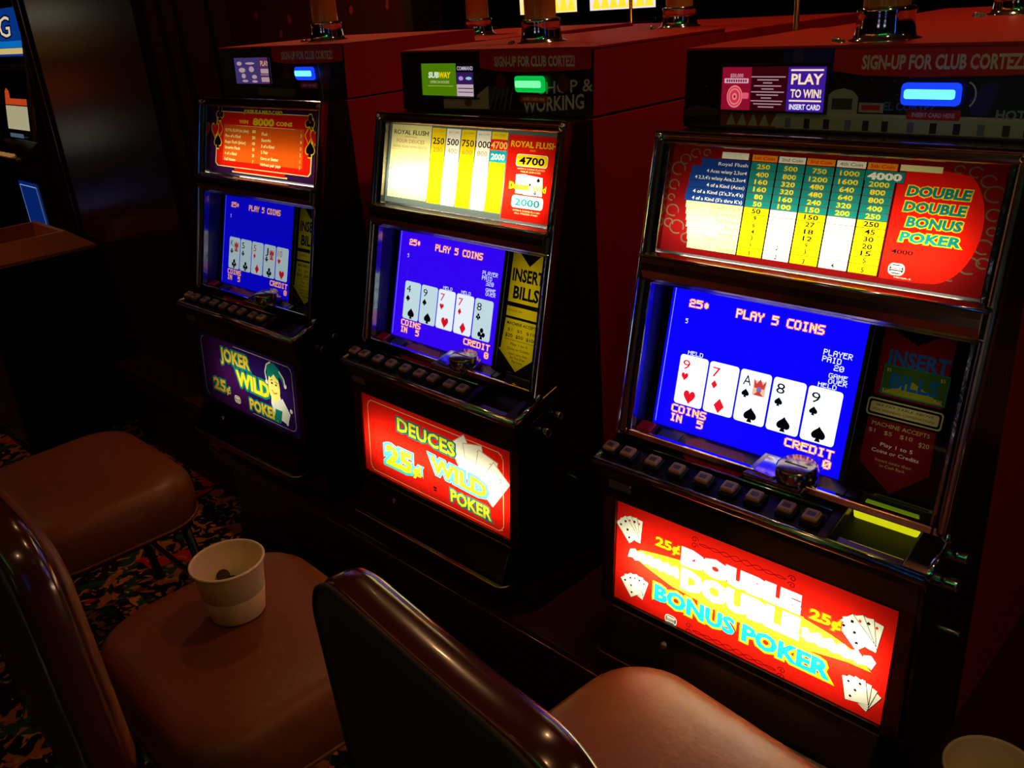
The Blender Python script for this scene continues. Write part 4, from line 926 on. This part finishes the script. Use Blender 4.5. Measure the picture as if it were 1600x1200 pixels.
B2 = bucket((1.105, .06, LEDGE)); tag(B2, 'cream plastic coin bucket cut off at the lower right corner', 'coin bucket')
COIN = mat('coin_metal', (80, 62, 52), .35, 1, noise=.3, nscale=200)
pile = MB(); rnd = random.Random(3)
def coin_prof(m, c, mtx): m.lathe([(0, .0009), (.0105, .0009), (.0115, .0012), (.0121, .0008), (.0121, -.0008), (.0115, -.0012), (.0105, -.0009), (0, -.0009)], COIN, c, 20, mtx, smooth=False)
for k in range(7):
    r_ = 0 if k == 6 else .028; a = k*pi/3+.2
    for q in range(14+(4 if k in (2, 3, 4) else 0)): coin_prof(pile, (.008+r_*cos(a)+rnd.uniform(-.001, .001), -.487+r_*sin(a)+rnd.uniform(-.001, .001), .5095+.0075+q*.0024), Matrix.Identity(4))
o = pile.build('coin_heap'); o['kind'] = 'stuff'; tag(o, 'heap of dull metal coins filling the bottom of the coin bucket on the chair', 'coins')
for (x, y, z, tx, ty, lb) in ((-.036, -.482, .563, .1, .9, 'dull coin leaning against the inner left wall of the coin bucket on the chair'), (-.02, -.476, .5565, .2, .15, 'dull coin lying flat on top of the heap in the coin bucket on the chair')):
    m_ = MB(); coin_prof(m_, (0, 0, 0), Matrix.Identity(4)); o = m_.build('coin', None, (x, y, z)); o.rotation_euler = (tx, ty, 0); tag(o, lb, 'coin', 'loose coins in the bucket')

# ------------------------------------------------------------------ litter bin, brass poles
TR = mat('copper_brown_lid', (190, 108, 56), .35, .2, noise=.15, nscale=60)
tb = empty('litter_bin', (-2.40, -.04, 0)); tag(tb, 'square litter bin with a copper brown open lid beside the dark pillar', 'litter bin')
b = MB(); b.box((-.2, -.2, 0), (.2, .2, .735), mat('bin_body', (14, 12, 12), .35), .01); b.box((-.205, -.205, .0), (.205, .205, .05), MATTE, .004); b.build('bin_body', tb)
bm = bmesh.new()
lo_ = [(-.235, -.22, .73), (.235, -.22, .73), (.235, .22, .73), (-.235, .22, .73)]; md = [(x, y, .742) for x, y, _ in lo_]; hi = [(x*.7, y*.68, .80) for x, y, _ in lo_]; inn = [(x*.62, y*.6, .80) for x, y, _ in lo_]; dn_ = [(x*.6, y*.58, .745) for x, y, _ in lo_]
rings = [[bm.verts.new(p) for p in q] for q in (lo_, md, hi, inn, dn_)]
for A, B_ in zip(rings, rings[1:]):
    for i in range(4): bm.faces.new((A[i], A[(i+1) % 4], B_[(i+1) % 4], B_[i]))
bm.faces.new(rings[0][::-1]); bm.faces.new(rings[-1])
bmesh.ops.recalc_face_normals(bm, faces=bm.faces[:]); b = MB(); b.merge(bm, TR); tag(b.build('lid', tb), 'copper brown sloped lid')
b = MB(); b.lathe([(0, 0), (.03, 0), (.032, .006), (.026, .012), (0, .012)], BRASS, (.0, -.202, .62), 20, Matrix.Rotation(pi/2, 4, 'X')); b.build('door_knob', tb)
for (x, y, zb, lb) in ((-.56, 1.42, 0, 'thin brass pole rising behind the DEUCES WILD machine signal light'), (.369, .76, LEDGE, 'thin brass pole rising between the red housings, right of the centre')):
    b = MB(); b.lathe([(0, 0), (.03, 0), (.03, .01), (.008, .02), (.0055, .05), (.0055, 2.4), (0, 2.4)], BRASS, (0, 0, 0), 14); o = b.build('brass_pole', None, (x, y, zb)); tag(o, lb, 'pole')

# ------------------------------------------------------------------ ceiling lamps, and tubes added for reflections
def area(name, loc, size, W_, col, rot=(0, 0, 0), sy=None, parent=None, shape='DISK', spread=None):
    L = bpy.data.lights.new(name, 'AREA'); L.shape = shape; L.size = size; L.energy = W_; L.color = col
    if sy: L.size_y = sy
    if spread: L.spread = spread
    o = bpy.data.objects.new(name, L); COL.objects.link(o); o.location = loc; o.rotation_euler = rot
    if parent: o.parent = parent
    return o
first = None
for i, (x, y, w) in enumerate(DOWN):
    R = empty('ceiling_light', (x, y, CEIL)); tag(R, 'round brass rimmed ceiling light above '+('the chair nearest the camera', 'the aisle behind the chairs', 'the litter bin, added to brighten its lid', 'the gap between the DEUCES WILD and BONUS POKER machines', 'the red housing of the JOKER WILD machine', 'the far right end of the machine row', 'the maroon patterned wall, added to brighten it', 'the floor before the far slot machines', 'the floor behind the rear machine row')[i], 'ceiling light', 'ceiling downlights')
    if first is None:
        b = MB(); b.lathe([(.06, .149), (.062, .0), (.085, -.002), (.09, .004), (.09, .149)], BRASS, (0, 0, 0), 32); rim = b.build('rim', R); first = rim
    else: rim = first.copy(); COL.objects.link(rim); rim.parent = R
    area('lamp_light', (0, 0, .06), .11, w, WARM, parent=R)

REFLECTION_TUBES = [('green', (30, 255, 110), [(.55, -2.1, 2.6), (3.0, -2.1, 2.6)], 15), ('amber', (255, 140, 60), [(-3.0, -2.1, 2.6), (.2, -2.1, 2.6)], 14), ('blue', (40, 130, 255), [(3.2, -1.0, .7), (3.2, -1.0, 2.4)], 7)]  # unseen tubes, added so the chrome has coloured light to reflect
for nm, c, pth, st in REFLECTION_TUBES:
    R = empty('reflection_tube', pth[0]); v = Vector(pth[1])-Vector(pth[0])
    tag(R, nm+(' tube light added along the ceiling behind the viewer for chrome reflections' if nm != 'blue' else ' upright tube light added at the right end of the aisle for chrome reflections'), 'added reflection light')
    b = MB(); b.tube([(0, 0, 0), v*.25, v*.5, v*.75, v], .008, lum(c, st), 10); b.build('glass_tube', R)
    b = MB()
    for q in (v*.02, v*.98):
        if nm != 'blue': b.box((q.x-.012, -.012, .008), (q.x+.012, .012, .402), STEEL, .002)
        else: b.box((q.x-.02, -.02, q.z-.02), (q.x+1.7, .02, q.z+.02), STEEL, .002)
    b.build('bracket', R)
